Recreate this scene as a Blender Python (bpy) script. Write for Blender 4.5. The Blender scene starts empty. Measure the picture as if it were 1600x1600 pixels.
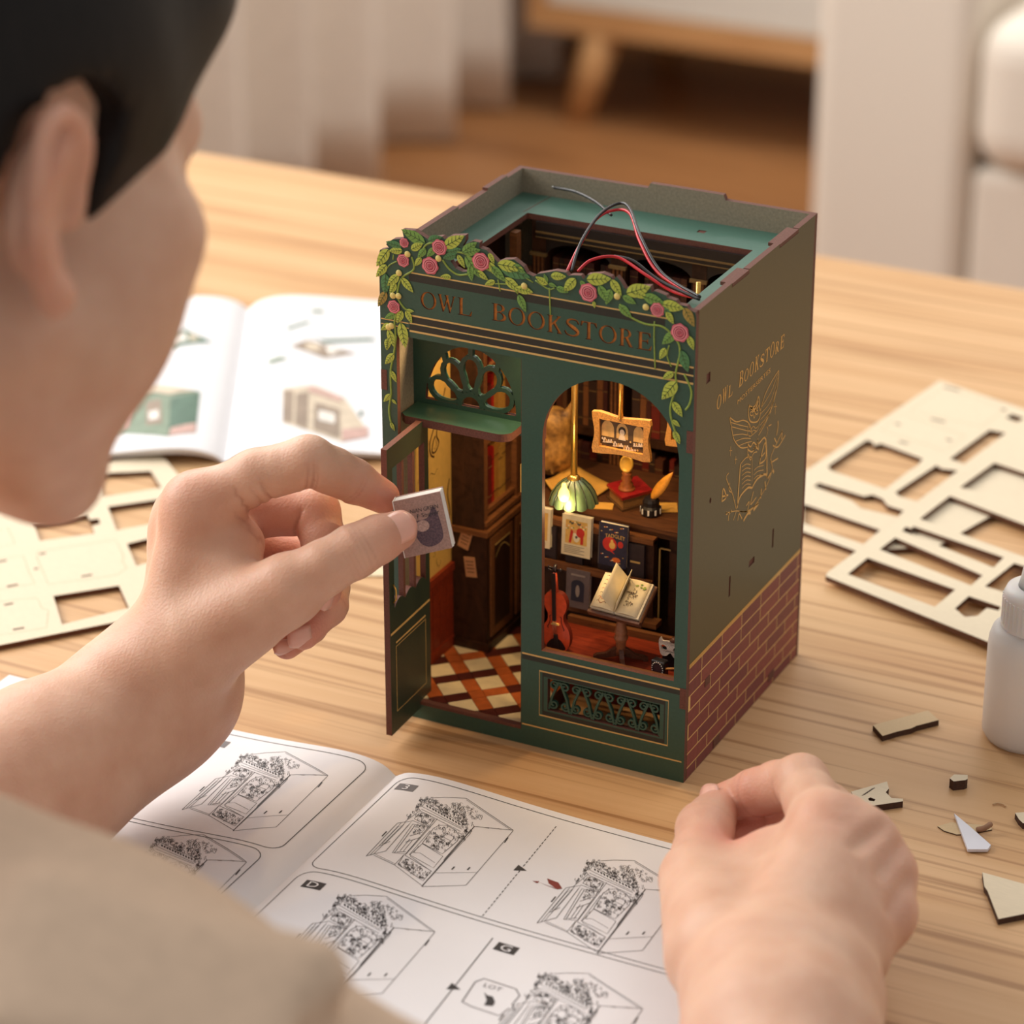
import bpy, math, random
import numpy as np
from mathutils import Vector, Matrix
from mathutils.geometry import tessellate_polygon

scene = bpy.context.scene
COL = scene.collection
random.seed(7)
rng = np.random.default_rng(7)

# ------------------------------------------------------------------ camera
CAM = np.array([0.40388, -0.96136, 0.60634])
YAW, PITCH, FPX = -0.4630, -0.4382, 4723.4
FW = np.array([math.cos(PITCH)*math.sin(YAW), math.cos(PITCH)*math.cos(YAW), math.sin(PITCH)])
RT = np.cross(FW, [0, 0, 1]); RT /= np.linalg.norm(RT)
UP = np.cross(RT, FW)
cam_d = bpy.data.cameras.new('camera')
cam = bpy.data.objects.new('camera', cam_d); COL.objects.link(cam)
rot = Matrix((RT, UP, -FW)).transposed()
cam.matrix_world = Matrix.Translation(Vector(CAM)) @ rot.to_4x4()
cam_d.sensor_width = 36.0
cam_d.lens = FPX/1600*36.0
cam_d.clip_start = 0.02; cam_d.clip_end = 50
cam_d.dof.use_dof = True
cam_d.dof.focus_distance = 1.175
cam_d.dof.aperture_fstop = 8.5
scene.camera = cam

# ------------------------------------------------------------------ world, lights, exposure
world = bpy.data.worlds.new('world'); scene.world = world
world.use_nodes = True
bg = world.node_tree.nodes['Background']
bg.inputs[0].default_value = (1.0, 0.955, 0.91, 1)
bg.inputs[1].default_value = 0.44

def area(name, loc, target, sx, sy, power, col):
    l = bpy.data.lights.new(name, 'AREA'); l.shape = 'RECTANGLE'; l.size = sx; l.size_y = sy
    l.energy = power; l.color = col
    o = bpy.data.objects.new(name, l); COL.objects.link(o)
    o.location = loc
    d = Vector(target) - Vector(loc)
    o.rotation_euler = d.to_track_quat('-Z', 'Y').to_euler()
    return o
area('window_daylight', (-2.15, -0.25, 1.40), (0.0, 0.0, 0.05), 1.4, 1.4, 56, (1.0, 0.97, 0.93))
area('window_daylight_far', (-1.85, 1.15, 1.25), (-0.1, 0.1, 0.0), 1.1, 1.3, 25, (1.0, 0.97, 0.93))
area('ceiling_fill', (0.4, 2.0, 2.2), (0.0, 2.2, 0.0), 2.0, 1.6, 16, (1.0, 0.95, 0.88))  # added overhead fill for the far room, no real opening there
area('background_fill', (-0.5, 2.2, 1.8), (-1.45, 3.0, -0.6), 1.2, 1.0, 24, (1.0, 0.96, 0.91))  # added fill lamp inside the room, brightens curtain and floor

vs = scene.view_settings
vs.view_transform = 'Standard'; vs.look = 'None'; vs.gamma = 1.0
vs.use_curve_mapping = False
vs.exposure = 0.12

# ------------------------------------------------------------------ helpers
MM = 0.001
def lin(c):
    return tuple(((x/255.0)/12.92 if x/255.0 <= 0.04045 else (((x/255.0)+0.055)/1.055)**2.4) for x in c)

def ray(px, py):
    return FW + RT*(px-800)/FPX - UP*(py-800)/FPX
def at(px, py, depth):            # metres along the view axis -> point in mm
    return (CAM + ray(px, py)*depth)*1000
def on(px, py, ax, val):          # where the sight line meets an axis plane (mm)
    d = ray(px, py); t = (val*MM - CAM[ax])/d[ax]
    return (CAM + d*t)*1000

MATS = {}
def M(name, rgb, rough=0.55, var=0.10, scale=120.0, bump=0.0, bscale=900.0, metal=0.0, sss=0.0, spec=0.5,
      stretch=(1, 1, 1), emit=None, trans=0.0, alpha=1.0, coat=0.0, rgb2=None, detail=4.0):
    if name in MATS: return MATS[name]
    m = bpy.data.materials.new(name); m.use_nodes = True
    nt = m.node_tree; N = nt.nodes; L = nt.links
    p = N['Principled BSDF']
    c = lin(rgb)
    p.inputs['Roughness'].default_value = rough
    p.inputs['Metallic'].default_value = metal
    p.inputs['Specular IOR Level'].default_value = spec
    p.inputs['Base Color'].default_value = (*c, 1)
    p.inputs['Coat Weight'].default_value = coat
    tc = N.new('ShaderNodeTexCoord'); mp = N.new('ShaderNodeMapping')
    mp.inputs['Scale'].default_value = stretch
    L.new(tc.outputs['Object'], mp.inputs['Vector'])
    if var > 0 or rgb2:
        n = N.new('ShaderNodeTexNoise'); n.inputs['Scale'].default_value = scale; n.inputs['Detail'].default_value = detail
        L.new(mp.outputs[0], n.inputs['Vector'])
        r = N.new('ShaderNodeValToRGB')
        a = rgb2 and lin(rgb2) or tuple(x*(1-var) for x in c)
        b = rgb2 and c or tuple(min(1, x*(1+var)) for x in c)
        r.color_ramp.elements[0].color = (*a, 1); r.color_ramp.elements[1].color = (*b, 1)
        r.color_ramp.elements[0].position = 0.3; r.color_ramp.elements[1].position = 0.7
        L.new(n.outputs['Fac'], r.inputs[0]); L.new(r.outputs[0], p.inputs['Base Color'])
    if bump > 0:
        n2 = N.new('ShaderNodeTexNoise'); n2.inputs['Scale'].default_value = bscale; n2.inputs['Detail'].default_value = 3
        L.new(mp.outputs[0], n2.inputs['Vector'])
        bm = N.new('ShaderNodeBump'); bm.inputs['Strength'].default_value = bump; bm.inputs['Distance'].default_value = 0.0004
        L.new(n2.outputs['Fac'], bm.inputs['Height']); L.new(bm.outputs[0], p.inputs['Normal'])
    if sss > 0:
        p.inputs['Subsurface Weight'].default_value = sss
        p.inputs['Subsurface Radius'].default_value = (0.010, 0.0035, 0.0016)
        p.inputs['Subsurface Scale'].default_value = 0.5
    if trans > 0: p.inputs['Transmission Weight'].default_value = trans
    if alpha < 1: p.inputs['Alpha'].default_value = alpha
    if emit:
        p.inputs['Emission Color'].default_value = (*lin(emit[0]), 1)
        p.inputs['Emission Strength'].default_value = emit[1]
    MATS[name] = m
    return m

def woodmat(name, stops, stretch, scale=1.0, rough=0.5, pore=0.25, bump=0.08, dist=1.2):
    """grain: stretched noise through a colour ramp plus fine dark pores"""
    if name in MATS: return MATS[name]
    m = bpy.data.materials.new(name); m.use_nodes = True
    nt = m.node_tree; N = nt.nodes; L = nt.links; p = N['Principled BSDF']
    p.inputs['Roughness'].default_value = rough; p.inputs['Specular IOR Level'].default_value = 0.3
    tc = N.new('ShaderNodeTexCoord'); mp = N.new('ShaderNodeMapping'); mp.inputs['Scale'].default_value = stretch
    L.new(tc.outputs['Object'], mp.inputs['Vector'])
    n = N.new('ShaderNodeTexNoise'); n.inputs['Scale'].default_value = scale; n.inputs['Detail'].default_value = 7
    n.inputs['Roughness'].default_value = 0.62; n.inputs['Distortion'].default_value = dist
    L.new(mp.outputs[0], n.inputs['Vector'])
    r = N.new('ShaderNodeValToRGB')
    els = r.color_ramp.elements
    while len(els) < len(stops): els.new(0.5)
    for e, (pos, c) in zip(els, stops):
        e.position = pos; e.color = (*lin(c), 1)
    L.new(n.outputs['Fac'], r.inputs[0])
    mp2 = N.new('ShaderNodeMapping'); mp2.inputs['Scale'].default_value = tuple(s*k for s, k in zip(stretch, (1.6, 5, 5)))
    if stretch[0] > stretch[1]: mp2.inputs['Scale'].default_value = tuple(s*k for s, k in zip(stretch, (5, 1.6, 5)))
    L.new(tc.outputs['Object'], mp2.inputs['Vector'])
    n2 = N.new('ShaderNodeTexNoise'); n2.inputs['Scale'].default_value = scale; n2.inputs['Detail'].default_value = 3
    L.new(mp2.outputs[0], n2.inputs['Vector'])
    r2 = N.new('ShaderNodeValToRGB')
    r2.color_ramp.elements[0].position = 0.36; r2.color_ramp.elements[1].position = 0.47
    r2.color_ramp.elements[0].color = (1-pore, 1-pore*1.25, 1-pore*1.5, 1); r2.color_ramp.elements[1].color = (1, 1, 1, 1)
    L.new(n2.outputs['Fac'], r2.inputs[0])
    mx = N.new('ShaderNodeMix'); mx.data_type = 'RGBA'; mx.blend_type = 'MULTIPLY'; mx.inputs['Factor'].default_value = 1
    L.new(r.outputs[0], mx.inputs['A']); L.new(r2.outputs[0], mx.inputs['B'])
    L.new(mx.outputs['Result'], p.inputs['Base Color'])
    if bump:
        bm = N.new('ShaderNodeBump'); bm.inputs['Strength'].default_value = bump; bm.inputs['Distance'].default_value = 0.0005
        L.new(n2.outputs['Fac'], bm.inputs['Height']); L.new(bm.outputs[0], p.inputs['Normal'])
    MATS[name] = m
    return m

class MB:
    """collects faces (mm) and links them as one mesh object"""
    def __init__(s): s.v = []; s.f = []; s.m = []; s.sm = []
    def add(s, vs, fs, mi=0, smooth=False):
        o = len(s.v); s.v += [tuple(map(float, x)) for x in vs]
        for f in fs: s.f.append([o+i for i in f]); s.m.append(mi); s.sm.append(smooth)
        return s
    def box(s, x0, x1, y0, y1, z0, z1, mi=0, T=None):
        vs = [(x, y, z) for z in (z0, z1) for y in (y0, y1) for x in (x0, x1)]
        if T is not None: vs = [T @ Vector(v) for v in vs]
        return s.add(vs, [(0, 2, 3, 1), (4, 5, 7, 6), (0, 1, 5, 4), (2, 6, 7, 3), (0, 4, 6, 2), (1, 3, 7, 5)], mi)
    def obox(s, c, ex, ey, ez, mi=0):
        """oriented box: centre and three half vectors"""
        c, ex, ey, ez = map(np.asarray, (c, ex, ey, ez))
        vs = [c + a*ex + b*ey + d*ez for d in (-1, 1) for b in (-1, 1) for a in (-1, 1)]
        return s.add(vs, [(0, 2, 3, 1), (4, 5, 7, 6), (0, 1, 5, 4), (2, 6, 7, 3), (0, 4, 6, 2), (1, 3, 7, 5)], mi)
    def lathe(s, prof, n=20, c=(0, 0, 0), mi=0, T=None, smooth=True):
        vs = []; fs = []
        for (r, z) in prof:
            for k in range(n):
                a = 2*math.pi*k/n; p = Vector((r*math.cos(a), r*math.sin(a), z))
                vs.append((T @ p) if T is not None else p + Vector(c))
        for i in range(len(prof)-1):
            for k in range(n):
                fs.append((i*n+k, i*n+(k+1) % n, (i+1)*n+(k+1) % n, (i+1)*n+k))
        fs.append(tuple(range(n))[::-1]); fs.append(tuple((len(prof)-1)*n+k for k in range(n)))
        return s.add(vs, fs, mi, smooth)
    def tube(s, pts, r, n=8, mi=0, closed=False):
        pts = [np.array(p, float) for p in pts]; m = len(pts)
        rs = r if hasattr(r, '__len__') else [r]*m
        vs = []; fs = []; nrm = None
        for i, p in enumerate(pts):
            t = pts[min(i+1, m-1)]-pts[max(i-1, 0)]; t = t/(np.linalg.norm(t)+1e-9)
            if nrm is None:
                a = np.array([0, 0, 1.0]) if abs(t[2]) < 0.9 else np.array([1.0, 0, 0])
                nrm = np.cross(t, a)
            nrm = nrm - t*(nrm@t); nrm /= np.linalg.norm(nrm)+1e-9
            b = np.cross(t, nrm)
            for k in range(n):
                a = 2*math.pi*k/n; vs.append(p+rs[i]*(nrm*math.cos(a)+b*math.sin(a)))
        for i in range(m-1):
            for k in range(n): fs.append((i*n+k, i*n+(k+1) % n, (i+1)*n+(k+1) % n, (i+1)*n+k))
        fs.append(tuple(range(n))[::-1]); fs.append(tuple((m-1)*n+k for k in range(n)))
        return s.add(vs, fs, mi, True)
    def panel(s, loops, t, to3, mf=0, me=1, mb=None):
        """flat board with holes: loops of (u,v), thickness t, to3(u,v,w) -> mm, w = 0 front .. t back"""
        mb = mf if mb is None else mb
        ls = [[Vector((a, b, 0)) for a, b in lp] for lp in loops]
        tri = tessellate_polygon(ls)
        flat = [p for lp in loops for p in lp]; n = len(flat)
        vs = [to3(a, b, 0) for a, b in flat] + [to3(a, b, t) for a, b in flat]
        o = len(s.v); s.v += [tuple(map(float, x)) for x in vs]
        # orientation of the front: towards -w
        e = np.array(to3(0, 0, 0)); wn = np.array(to3(0, 0, 1))-e
        for (a, b, c) in tri:
            A, B, C = (np.array(s.v[o+i]) for i in (a, b, c))
            if np.cross(B-A, C-A)@wn > 0: a, b, c = a, c, b
            s.f.append([o+a, o+b, o+c]); s.m.append(mf); s.sm.append(False)
            s.f.append([o+n+a, o+n+c, o+n+b]); s.m.append(mb); s.sm.append(False)
        k = 0
        for lp in loops:
            for i in range(len(lp)):
                j = (i+1) % len(lp)
                s.f.append([o+k+i, o+k+j, o+n+k+j, o+n+k+i]); s.m.append(me); s.sm.append(False)
            k += len(lp)
        return s
    def ribbon(s, pts, w, to3, mi=0, lift=0.06, closed=False):
        """flat inked line of width w along (u,v) points, mapped by to3(u,v,lift)"""
        pts = [np.array(p, float) for p in pts]
        if closed: pts = pts + [pts[0]]
        m = len(pts); vs = []; fs = []
        ws = w if hasattr(w, '__len__') else [w]*m
        for i, p in enumerate(pts):
            t = pts[min(i+1, m-1)]-pts[max(i-1, 0)]
            if closed and i in (0, m-1): t = pts[1]-pts[m-2]
            t /= np.linalg.norm(t)+1e-9
            nn = np.array([-t[1], t[0]])*ws[i]/2
            vs += [to3(*(p-nn), lift), to3(*(p+nn), lift)]
        for i in range(m-1): fs.append((2*i, 2*i+2, 2*i+3, 2*i+1))
        return s.add(vs, fs, mi)
    def poly(s, pts, to3, mi=0, lift=0.06):
        return s.add([to3(a, b, lift) for a, b in pts], [tuple(range(len(pts)))], mi)
    def mesh(s, name, mats):
        me = bpy.data.meshes.new(name)
        me.from_pydata([tuple(x*MM for x in v) for v in s.v], [], s.f)
        for m in (mats if isinstance(mats, (list, tuple)) else [mats]): me.materials.append(m)
        me.polygons.foreach_set('material_index', s.m); me.polygons.foreach_set('use_smooth', s.sm)
        me.update(); return me
    def build(s, name, mats, parent=None, **kw):
        return link(name, s.mesh(name, mats), parent, **kw)

def link(name, me, parent=None, label=None, cat=None, group=None, kind=None, loc=None):
    o = bpy.data.objects.new(name, me); COL.objects.link(o)
    if parent is not None: o.parent = parent
    if loc is not None: o.location = tuple(x*MM for x in loc)
    if label: o['label'] = label
    if cat: o['category'] = cat
    if group: o['group'] = group
    if kind: o['kind'] = kind
    return o
def thing(name, label, cat, group=None, loc=(0, 0, 0), rz=0.0):
    o = link(name, None, None, label, cat, group)
    o.location = tuple(x*MM for x in loc); o.rotation_euler = (0, 0, rz); o.empty_display_size = 0.01
    return o
def bevel(o, w=0.3, seg=2):
    m = o.modifiers.new('bevel', 'BEVEL'); m.width = w*MM; m.segments = seg; m.limit_method = 'ANGLE'; m.angle_limit = 0.6
    return o
def smoothcurve(pts, n=6, closed=False):
    """Catmull-Rom through the points"""
    P = [np.array(p, float) for p in pts]; out = []; m = len(P)
    rngi = range(m if closed else m-1)
    for i in rngi:
        if closed: a, b, c, d = P[(i-1) % m], P[i], P[(i+1) % m], P[(i+2) % m]
        else: a, b, c, d = P[max(i-1, 0)], P[i], P[i+1], P[min(i+2, m-1)]
        for k in range(n):
            t = k/n
            out.append(0.5*((2*b)+(c-a)*t+(2*a-5*b+4*c-d)*t*t+(3*b-a-3*c+d)*t**3))
    if not closed: out.append(P[-1])
    return out
def arc(cx, cy, rx, ry, a0, a1, n):
    return [(cx+rx*math.cos(math.radians(a0+(a1-a0)*i/n)), cy+ry*math.sin(math.radians(a0+(a1-a0)*i/n))) for i in range(n+1)]

def text_mesh(body, size, align='LEFT'):
    """built-in typeface as flat triangles: (verts 2D, faces)"""
    c = bpy.data.curves.new('txt', 'FONT'); c.body = body; c.size = size; c.align_x = align; c.resolution_u = 2
    o = bpy.data.objects.new('txt', c); COL.objects.link(o)
    dg = bpy.context.evaluated_depsgraph_get(); me = bpy.data.meshes.new_from_object(o.evaluated_get(dg))
    vs = [(v.co.x, v.co.y) for v in me.vertices]; fs = [tuple(p.vertices) for p in me.polygons]
    bpy.data.objects.remove(o); bpy.data.curves.remove(c); bpy.data.meshes.remove(me)
    return vs, fs

# ---- signed distance shapes -> one smooth surface
class SDF:
    def __init__(s, lo, hi, h, far=14.0):
        s.lo = np.array(lo, float); s.h = h; s.far = far
        s.n = tuple(int(math.ceil((b-a)/h))+1 for a, b in zip(lo, hi))
        s.F = np.full(s.n, far, np.float32)
    def sub(s, lo, hi):
        i0 = [max(0, int((a-o)/s.h)) for a, o in zip(lo, s.lo)]
        i1 = [min(n, int((b-o)/s.h)+2) for b, o, n in zip(hi, s.lo, s.n)]
        if any(b <= a for a, b in zip(i0, i1)): return None, None
        ax = [s.lo[k]+s.h*np.arange(i0[k], i1[k]) for k in range(3)]
        return tuple(slice(a, b) for a, b in zip(i0, i1)), np.stack(np.meshgrid(*ax, indexing='ij'), -1).astype(np.float32)
    def new(s): return np.full(s.n, s.far, np.float32)
    def cone(s, F, a, b, r1, r2, k, sq=None):
        """smooth union of a tapered capsule into F"""
        a = np.array(a, np.float32); b = np.array(b, np.float32)
        pad = max(r1, r2)+k+s.far*0.6
        sl, P = s.sub(np.minimum(a, b)-pad, np.maximum(a, b)+pad)
        if sl is None: return
        ba = b-a; l2 = float(ba@ba)+1e-6
        pa = P-a
        t = np.clip((pa@ba)/l2, 0, 1)
        rr = r1+(r2-r1)*t
        d = np.linalg.norm(pa-t[..., None]*ba, axis=-1)-rr
        s.smin(F, sl, d, k)
    def ell(s, F, c, R, rad, k):
        """ellipsoid with axes the rows of R"""
        c = np.array(c, np.float32); rad = np.array(rad, np.float32); pad = rad.max()+k+s.far*0.6
        sl, P = s.sub(c-pad, c+pad)
        if sl is None: return
        q = (P-c)@np.array(R, np.float32).T
        k0 = np.linalg.norm(q/rad, axis=-1); k1 = np.linalg.norm(q/(rad*rad), axis=-1)
        d = k0*(k0-1)/(k1+1e-6)
        s.smin(F, sl, d, k)
    def smin(s, F, sl, d, k):
        f = F[sl]
        if k <= 0: F[sl] = np.minimum(f, d); return
        h = np.maximum(k-np.abs(f-d), 0)/k
        F[sl] = np.minimum(f, d)-h*h*k*0.25
    def groove(s, F, c, axis, r, width, depth, side=None):
        """shallow crease ring around c"""
        c = np.array(c, np.float32); axis = np.array(axis, np.float32); axis /= np.linalg.norm(axis)
        sl, P = s.sub(c-r, c+r)
        if sl is None: return
        q = P-c; x = q@axis; rad = np.linalg.norm(q, axis=-1)
        w = np.exp(-(x/width)**2)*np.clip(1-(rad/r)**4, 0, 1)
        if side is not None:
            sd = np.array(side, np.float32); w *= np.clip((q@sd)/r*1.6+0.35, 0, 1)
        F[sl] += depth*w
    def mesh(s, F):
        n = s.n; S = F < 0
        cnt = np.zeros(tuple(k-1 for k in n), np.float32); acc = np.zeros(cnt.shape+(3,), np.float32)
        for ax in range(3):
            o1 = [slice(None)]*3; o2 = [slice(None)]*3; o1[ax] = slice(0, -1); o2[ax] = slice(1, None)
            A = F[tuple(o1)]; B = F[tuple(o2)]
            I = np.argwhere((A < 0) != (B < 0))
            if not len(I): continue
            va = A[tuple(I.T)]; vb = B[tuple(I.T)]; t = va/(va-vb)
            P = I.astype(np.float32); P[:, ax] += t
            oth = [k for k in range(3) if k != ax]
            for da in (0, 1):
                for db in (0, 1):
                    J = I.copy(); J[:, oth[0]] -= da; J[:, oth[1]] -= db
                    ok = np.all((J >= 0) & (J < np.array(cnt.shape)), axis=1)
                    jj = tuple(J[ok].T)
                    np.add.at(cnt, jj, 1); np.add.at(acc, jj, P[ok])
        use = cnt > 0
        idx = np.full(cnt.shape, -1, np.int64); idx[use] = np.arange(use.sum())
        V = acc[use]/cnt[use][:, None]*s.h+s.lo
        Q = []
        for ax in range(3):
            o1 = [slice(1, -1)]*3; o2 = [slice(1, -1)]*3; o1[ax] = slice(0, -1); o2[ax] = slice(1, None)
            A = F[tuple(o1)] < 0; B = F[tuple(o2)] < 0
            I = np.argwhere(A != B); off = np.ones(3, int); off[ax] = 0; G = I+off
            sg = A[tuple(I.T)]
            a1, a2 = (ax+1) % 3, (ax+2) % 3
            def cell(d1, d2):
                J = G.copy(); J[:, a1] -= d1; J[:, a2] -= d2; return idx[tuple(J.T)]
            q = np.stack([cell(1, 1), cell(0, 1), cell(0, 0), cell(1, 0)], 1)
            q[~sg] = q[~sg][:, ::-1]
            Q.append(q)
        Q = np.concatenate(Q); Q = Q[(Q >= 0).all(1)]
        return V, Q
def relax(V, Q, it=3, lam=0.5):
    n = len(V)
    for _ in range(it):
        acc = np.zeros_like(V); c = np.zeros(n)
        for a, b in ((0, 1), (1, 2), (2, 3), (3, 0)):
            np.add.at(acc, Q[:, a], V[Q[:, b]]); np.add.at(acc, Q[:, b], V[Q[:, a]])
            np.add.at(c, Q[:, a], 1); np.add.at(c, Q[:, b], 1)
        V = V+lam*(acc/np.maximum(c, 1)[:, None]-V)
    return V
def npmesh(name, V, Q, mats):
    me = bpy.data.meshes.new(name)
    me.from_pydata((V*MM).tolist(), [], Q.tolist())
    for m in mats: me.materials.append(m)
    me.polygons.foreach_set('use_smooth', [True]*len(Q)); me.update()
    return me
# ================================================================== the room
OAK = woodmat('oak_table', [(0.25, (186, 139, 94)), (0.45, (205, 162, 116)), (0.60, (213, 172, 127)), (0.78, (196, 151, 104))],
              (1.1, 26, 26), scale=1.6, rough=0.44, pore=0.34, bump=0.12, dist=0.5)
FLOORW = woodmat('floor_wood', [(0.3, (136, 92, 56)), (0.7, (176, 124, 78))], (1.0, 9, 9), scale=1.5, rough=0.4, pore=0.2)
OAK2 = woodmat('cabinet_oak', [(0.3, (196, 146, 96)), (0.7, (222, 176, 124))], (2, 24, 24), scale=1.5, rough=0.5, pore=0.15)

b = MB(); b.box(-2400, 2400, -1800, 3400, -780, -750)
b.build('floor', FLOORW, kind='structure', label='dark oak floor of the living room')
b = MB(); b.box(-2400, 2400, 3400, 3440, -750, 1800)
b.build('wall_back', M('wall_paint', (226, 216, 202), 0.8, 0.03), kind='structure', label='pale plaster wall behind the cabinet')
WO = [(-1250, 330), (-1250, 2250), (1740, 2250), (1740, 330)]
b = MB(); b.panel([[(-1800, -750), (-1800, 2500), (3400, 2500), (3400, -750)], WO], 40, lambda u, v, w: (-1680-w, u, v), 0, 0, 0)
b.build('wall_left', MATS['wall_paint'], kind='structure', label='pale plaster wall behind the curtain')

b = MB(); b.panel([[(-1250, 330), (-1250, 2250), (1740, 2250), (1740, 330)], [(-1200, 380), (-1200, 2200), (1690, 2200), (1690, 380)]], 40, lambda u, v, w: (-1682-w, u, v), 0, 0, 0)
wn = b.build('window_1', WHITE_ := M('window_white', (232, 230, 226), 0.5, 0.02), kind='structure', label='wide white window frame in the side wall')
MB().box(-1722, -1600, -1280, 1770, 300, 330).build('window_sill', WHITE_, wn)
# table
tb = thing('dining_table', 'light oak table carrying the miniature bookstore kit', 'table', loc=(0, 0, -750))
def under(name, mb, mat, parent=tb):
    o = mb.build(name, mat, parent); o.location = (0, 0, 0.75); return o
b = MB(); b.box(-1150, 950, -285, 590, -28, 0)
bevel(under('table_top', b, OAK), 3, 3)
for x in (-1080, 880):
    for y in (-225, 520):
        b = MB(); b.lathe([(20, -750), (32, -28)], 14, c=(x, y, 0)); under('leg', b, OAK)
b = MB(); b.box(-1050, 850, 470, 492, -90, -28); under('apron', b, OAK)

# curtain along the left wall: deep soft pleats
CUR = M('curtain_cloth', (232, 223, 212), 0.9, 0.04, 60, bump=0.2, bscale=500)
def curtain(y0, y1, per, amp, ph):
    ny, nz = 200, 24; vs = []; fs = []
    for j in range(nz+1):
        z = -744+(2400)*j/nz
        for i in range(ny+1):
            y = y0+(y1-y0)*i/ny
            a = 2*math.pi*y/per+ph+0.6*math.sin(y*0.011)
            k = amp*(1-0.25*j/nz)
            vs.append((-1565+k*(math.sin(a)+0.25*math.sin(2*a+1)), y+22*math.cos(a)*k/60, z))
    for j in range(nz):
        for i in range(ny): fs.append((j*(ny+1)+i, j*(ny+1)+i+1, (j+1)*(ny+1)+i+1, (j+1)*(ny+1)+i))
    m = MB(); m.add(vs, fs, 0, True); return m
o = curtain(1800, 3240, 190, 58, 0.6).build('curtain', CUR, label='cream pleated curtain hanging to the floor beside the cabinet', cat='curtain')
md = o.modifiers.new('thick', 'SOLIDIFY'); md.thickness = 0.003

# low cabinet on splayed legs
WHITE = M('cabinet_white', (232, 232, 226), 0.5, 0.02)
cb = thing('low_cabinet', 'white low cabinet with oak frame and tapered oak legs', 'cabinet', loc=(-900, 3050, -750))
def cpart(name, mb, mat, parent=cb):
    o = mb.build(name, mat, parent); o.location = (0.9, -3.05, 0.75) if parent is cb else (0, 0, 0); return o
b = MB(); b.box(-1475, -300, 2855, 3250, -612, -576); cpart('bottom_board', b, OAK2)
b = MB(); b.box(-1475, -1450, 2855, 3250, -576, -150); cpart('side_board', b, OAK2)
b = MB(); b.box(-325, -300, 2855, 3250, -576, -150); cpart('side_board', b, OAK2)
b = MB(); b.box(-1475, -300, 2855, 3250, -150, -122); cpart('top_board', b, OAK2)
b = MB(); b.box(-1450, -325, 3220, 3240, -576, -150); cpart('back_board', b, WHITE)
for k in range(2):
    x0 = -1447+k*562
    b = MB(); b.box(x0, x0+556, 2862, 2880, -573, -153); d = cpart('cabinet_door', b, WHITE)
    b = MB(); b.lathe([(6, 0), (8, 6), (12, 14), (9, 20)], 12, T=Matrix.Translation((x0+(500 if k == 0 else 56), 2862, -300)) @ Matrix.Rotation(math.pi/2, 4, 'X'))
    b.build('door_knob', OAK2, d)
for x, sx in ((-1365, -1), (-420, 1)):
    for y, sy in ((2885, 0), (3200, 1)):
        b = MB(); T = Matrix(((1, 0, -sx*-0.30*1, 0), (0, 1, 0, 0), (0, 0, 1, 0), (0, 0, 0, 1)))
        vs = []; fs = []
        for (r, z) in ((21, -749), (30, -606)):
            for q in range(14):
                a = 2*math.pi*q/14; vs.append((x+r*math.cos(a)+sx*0.30*(-606-z)*1.0, y+r*math.sin(a), z))
        for q in range(14): fs.append((q, (q+1) % 14, 14+(q+1) % 14, 14+q))
        fs += [tuple(range(14))[::-1], tuple(range(14, 28))]
        b.add(vs, fs, 0, True); cpart('leg', b, OAK2)

# sofa
SOFA = M('sofa_linen', (226, 216, 203), 0.9, 0.04, 300, bump=0.35, bscale=900)
sf = thing('sofa', 'cream linen sofa with square arm and plump seat cushion', 'sofa', loc=(-300, 2450, -750))
def spart(name, mb, bw, mat=SOFA):
    o = mb.build(name, mat, sf); o.location = (0.3, -2.45, 0.75); bevel(o, bw, 4); return o
b = MB(); b.box(-712, -535, 2000, 2790, -690, -120); spart('armrest', b, 22)
b = MB(); b.box(-533, 900, 2012, 2790, -690, -432); spart('base', b, 14)
for k in range(2):
    b = MB(); b.box(-531+k*700, 163+k*700, 1985, 2700, -428, -262); spart('seat_cushion', b, 42)
b = MB(); b.box(-533, 900, 2620, 2810, -430, 100); spart('backrest', b, 50)
for x in (-680, 860):
    for y in (2040, 2750):
        b = MB(); b.lathe([(18, -749), (24, -688)], 12, c=(x, y, 0)); o = b.build('leg', OAK2, sf); o.location = (0.3, -2.45, 0.75)
# ================================================================== the miniature bookstore
GREEN = M('print_green', (50, 83, 69), 0.42, 0.07, 900, bump=0.06, bscale=2600)
OLIVE = M('olive_warm_bounce', (74, 70, 40), 0.40, 0.05, 500, bump=0.10, bscale=1500)  # green side boards with warm bounce light put into the colour
DECKG = M('deck_green', (72, 108, 94), 0.45, 0.05, 900)
EDGE = M('laser_cut_edge', (104, 62, 50), 0.7, 0.22, 1500, bump=0.2, bscale=3000)
GREYW = M('raw_grey_board', (146, 136, 117), 0.75, 0.16, 900, bump=0.15, bscale=2200)
GOLD = M('print_gold', (214, 178, 108), 0.4, 0.06, 700)
DIMGOLD = M('dim_gold', (128, 100, 58), 0.5, 0.1, 700)  # gold toned down, the upper interior's shade put into the colour
BLKW = M('shaded_walnut', (34, 24, 20), 0.55, 0.2, 400, stretch=(1, 1, 6))  # walnut for cornice and arches, upper shade put into its colour
MORTAR = M('print_mortar', (232, 196, 124), 0.5, 0.05, 700)
GOLDF = M('foil_gold', (206, 164, 84), 0.32, 0.08, 700, metal=0.35)
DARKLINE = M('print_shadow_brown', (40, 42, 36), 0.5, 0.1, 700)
SIGNBACK = M('sign_backing_amber', (206, 130, 54), 0.6, 0.25, 700)
DWOOD = woodmat('dark_walnut_print', [(0.3, (38, 22, 14)), (0.7, (72, 43, 26))], (160, 900, 60), scale=1.0, rough=0.5, pore=0.3, bump=0)
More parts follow.
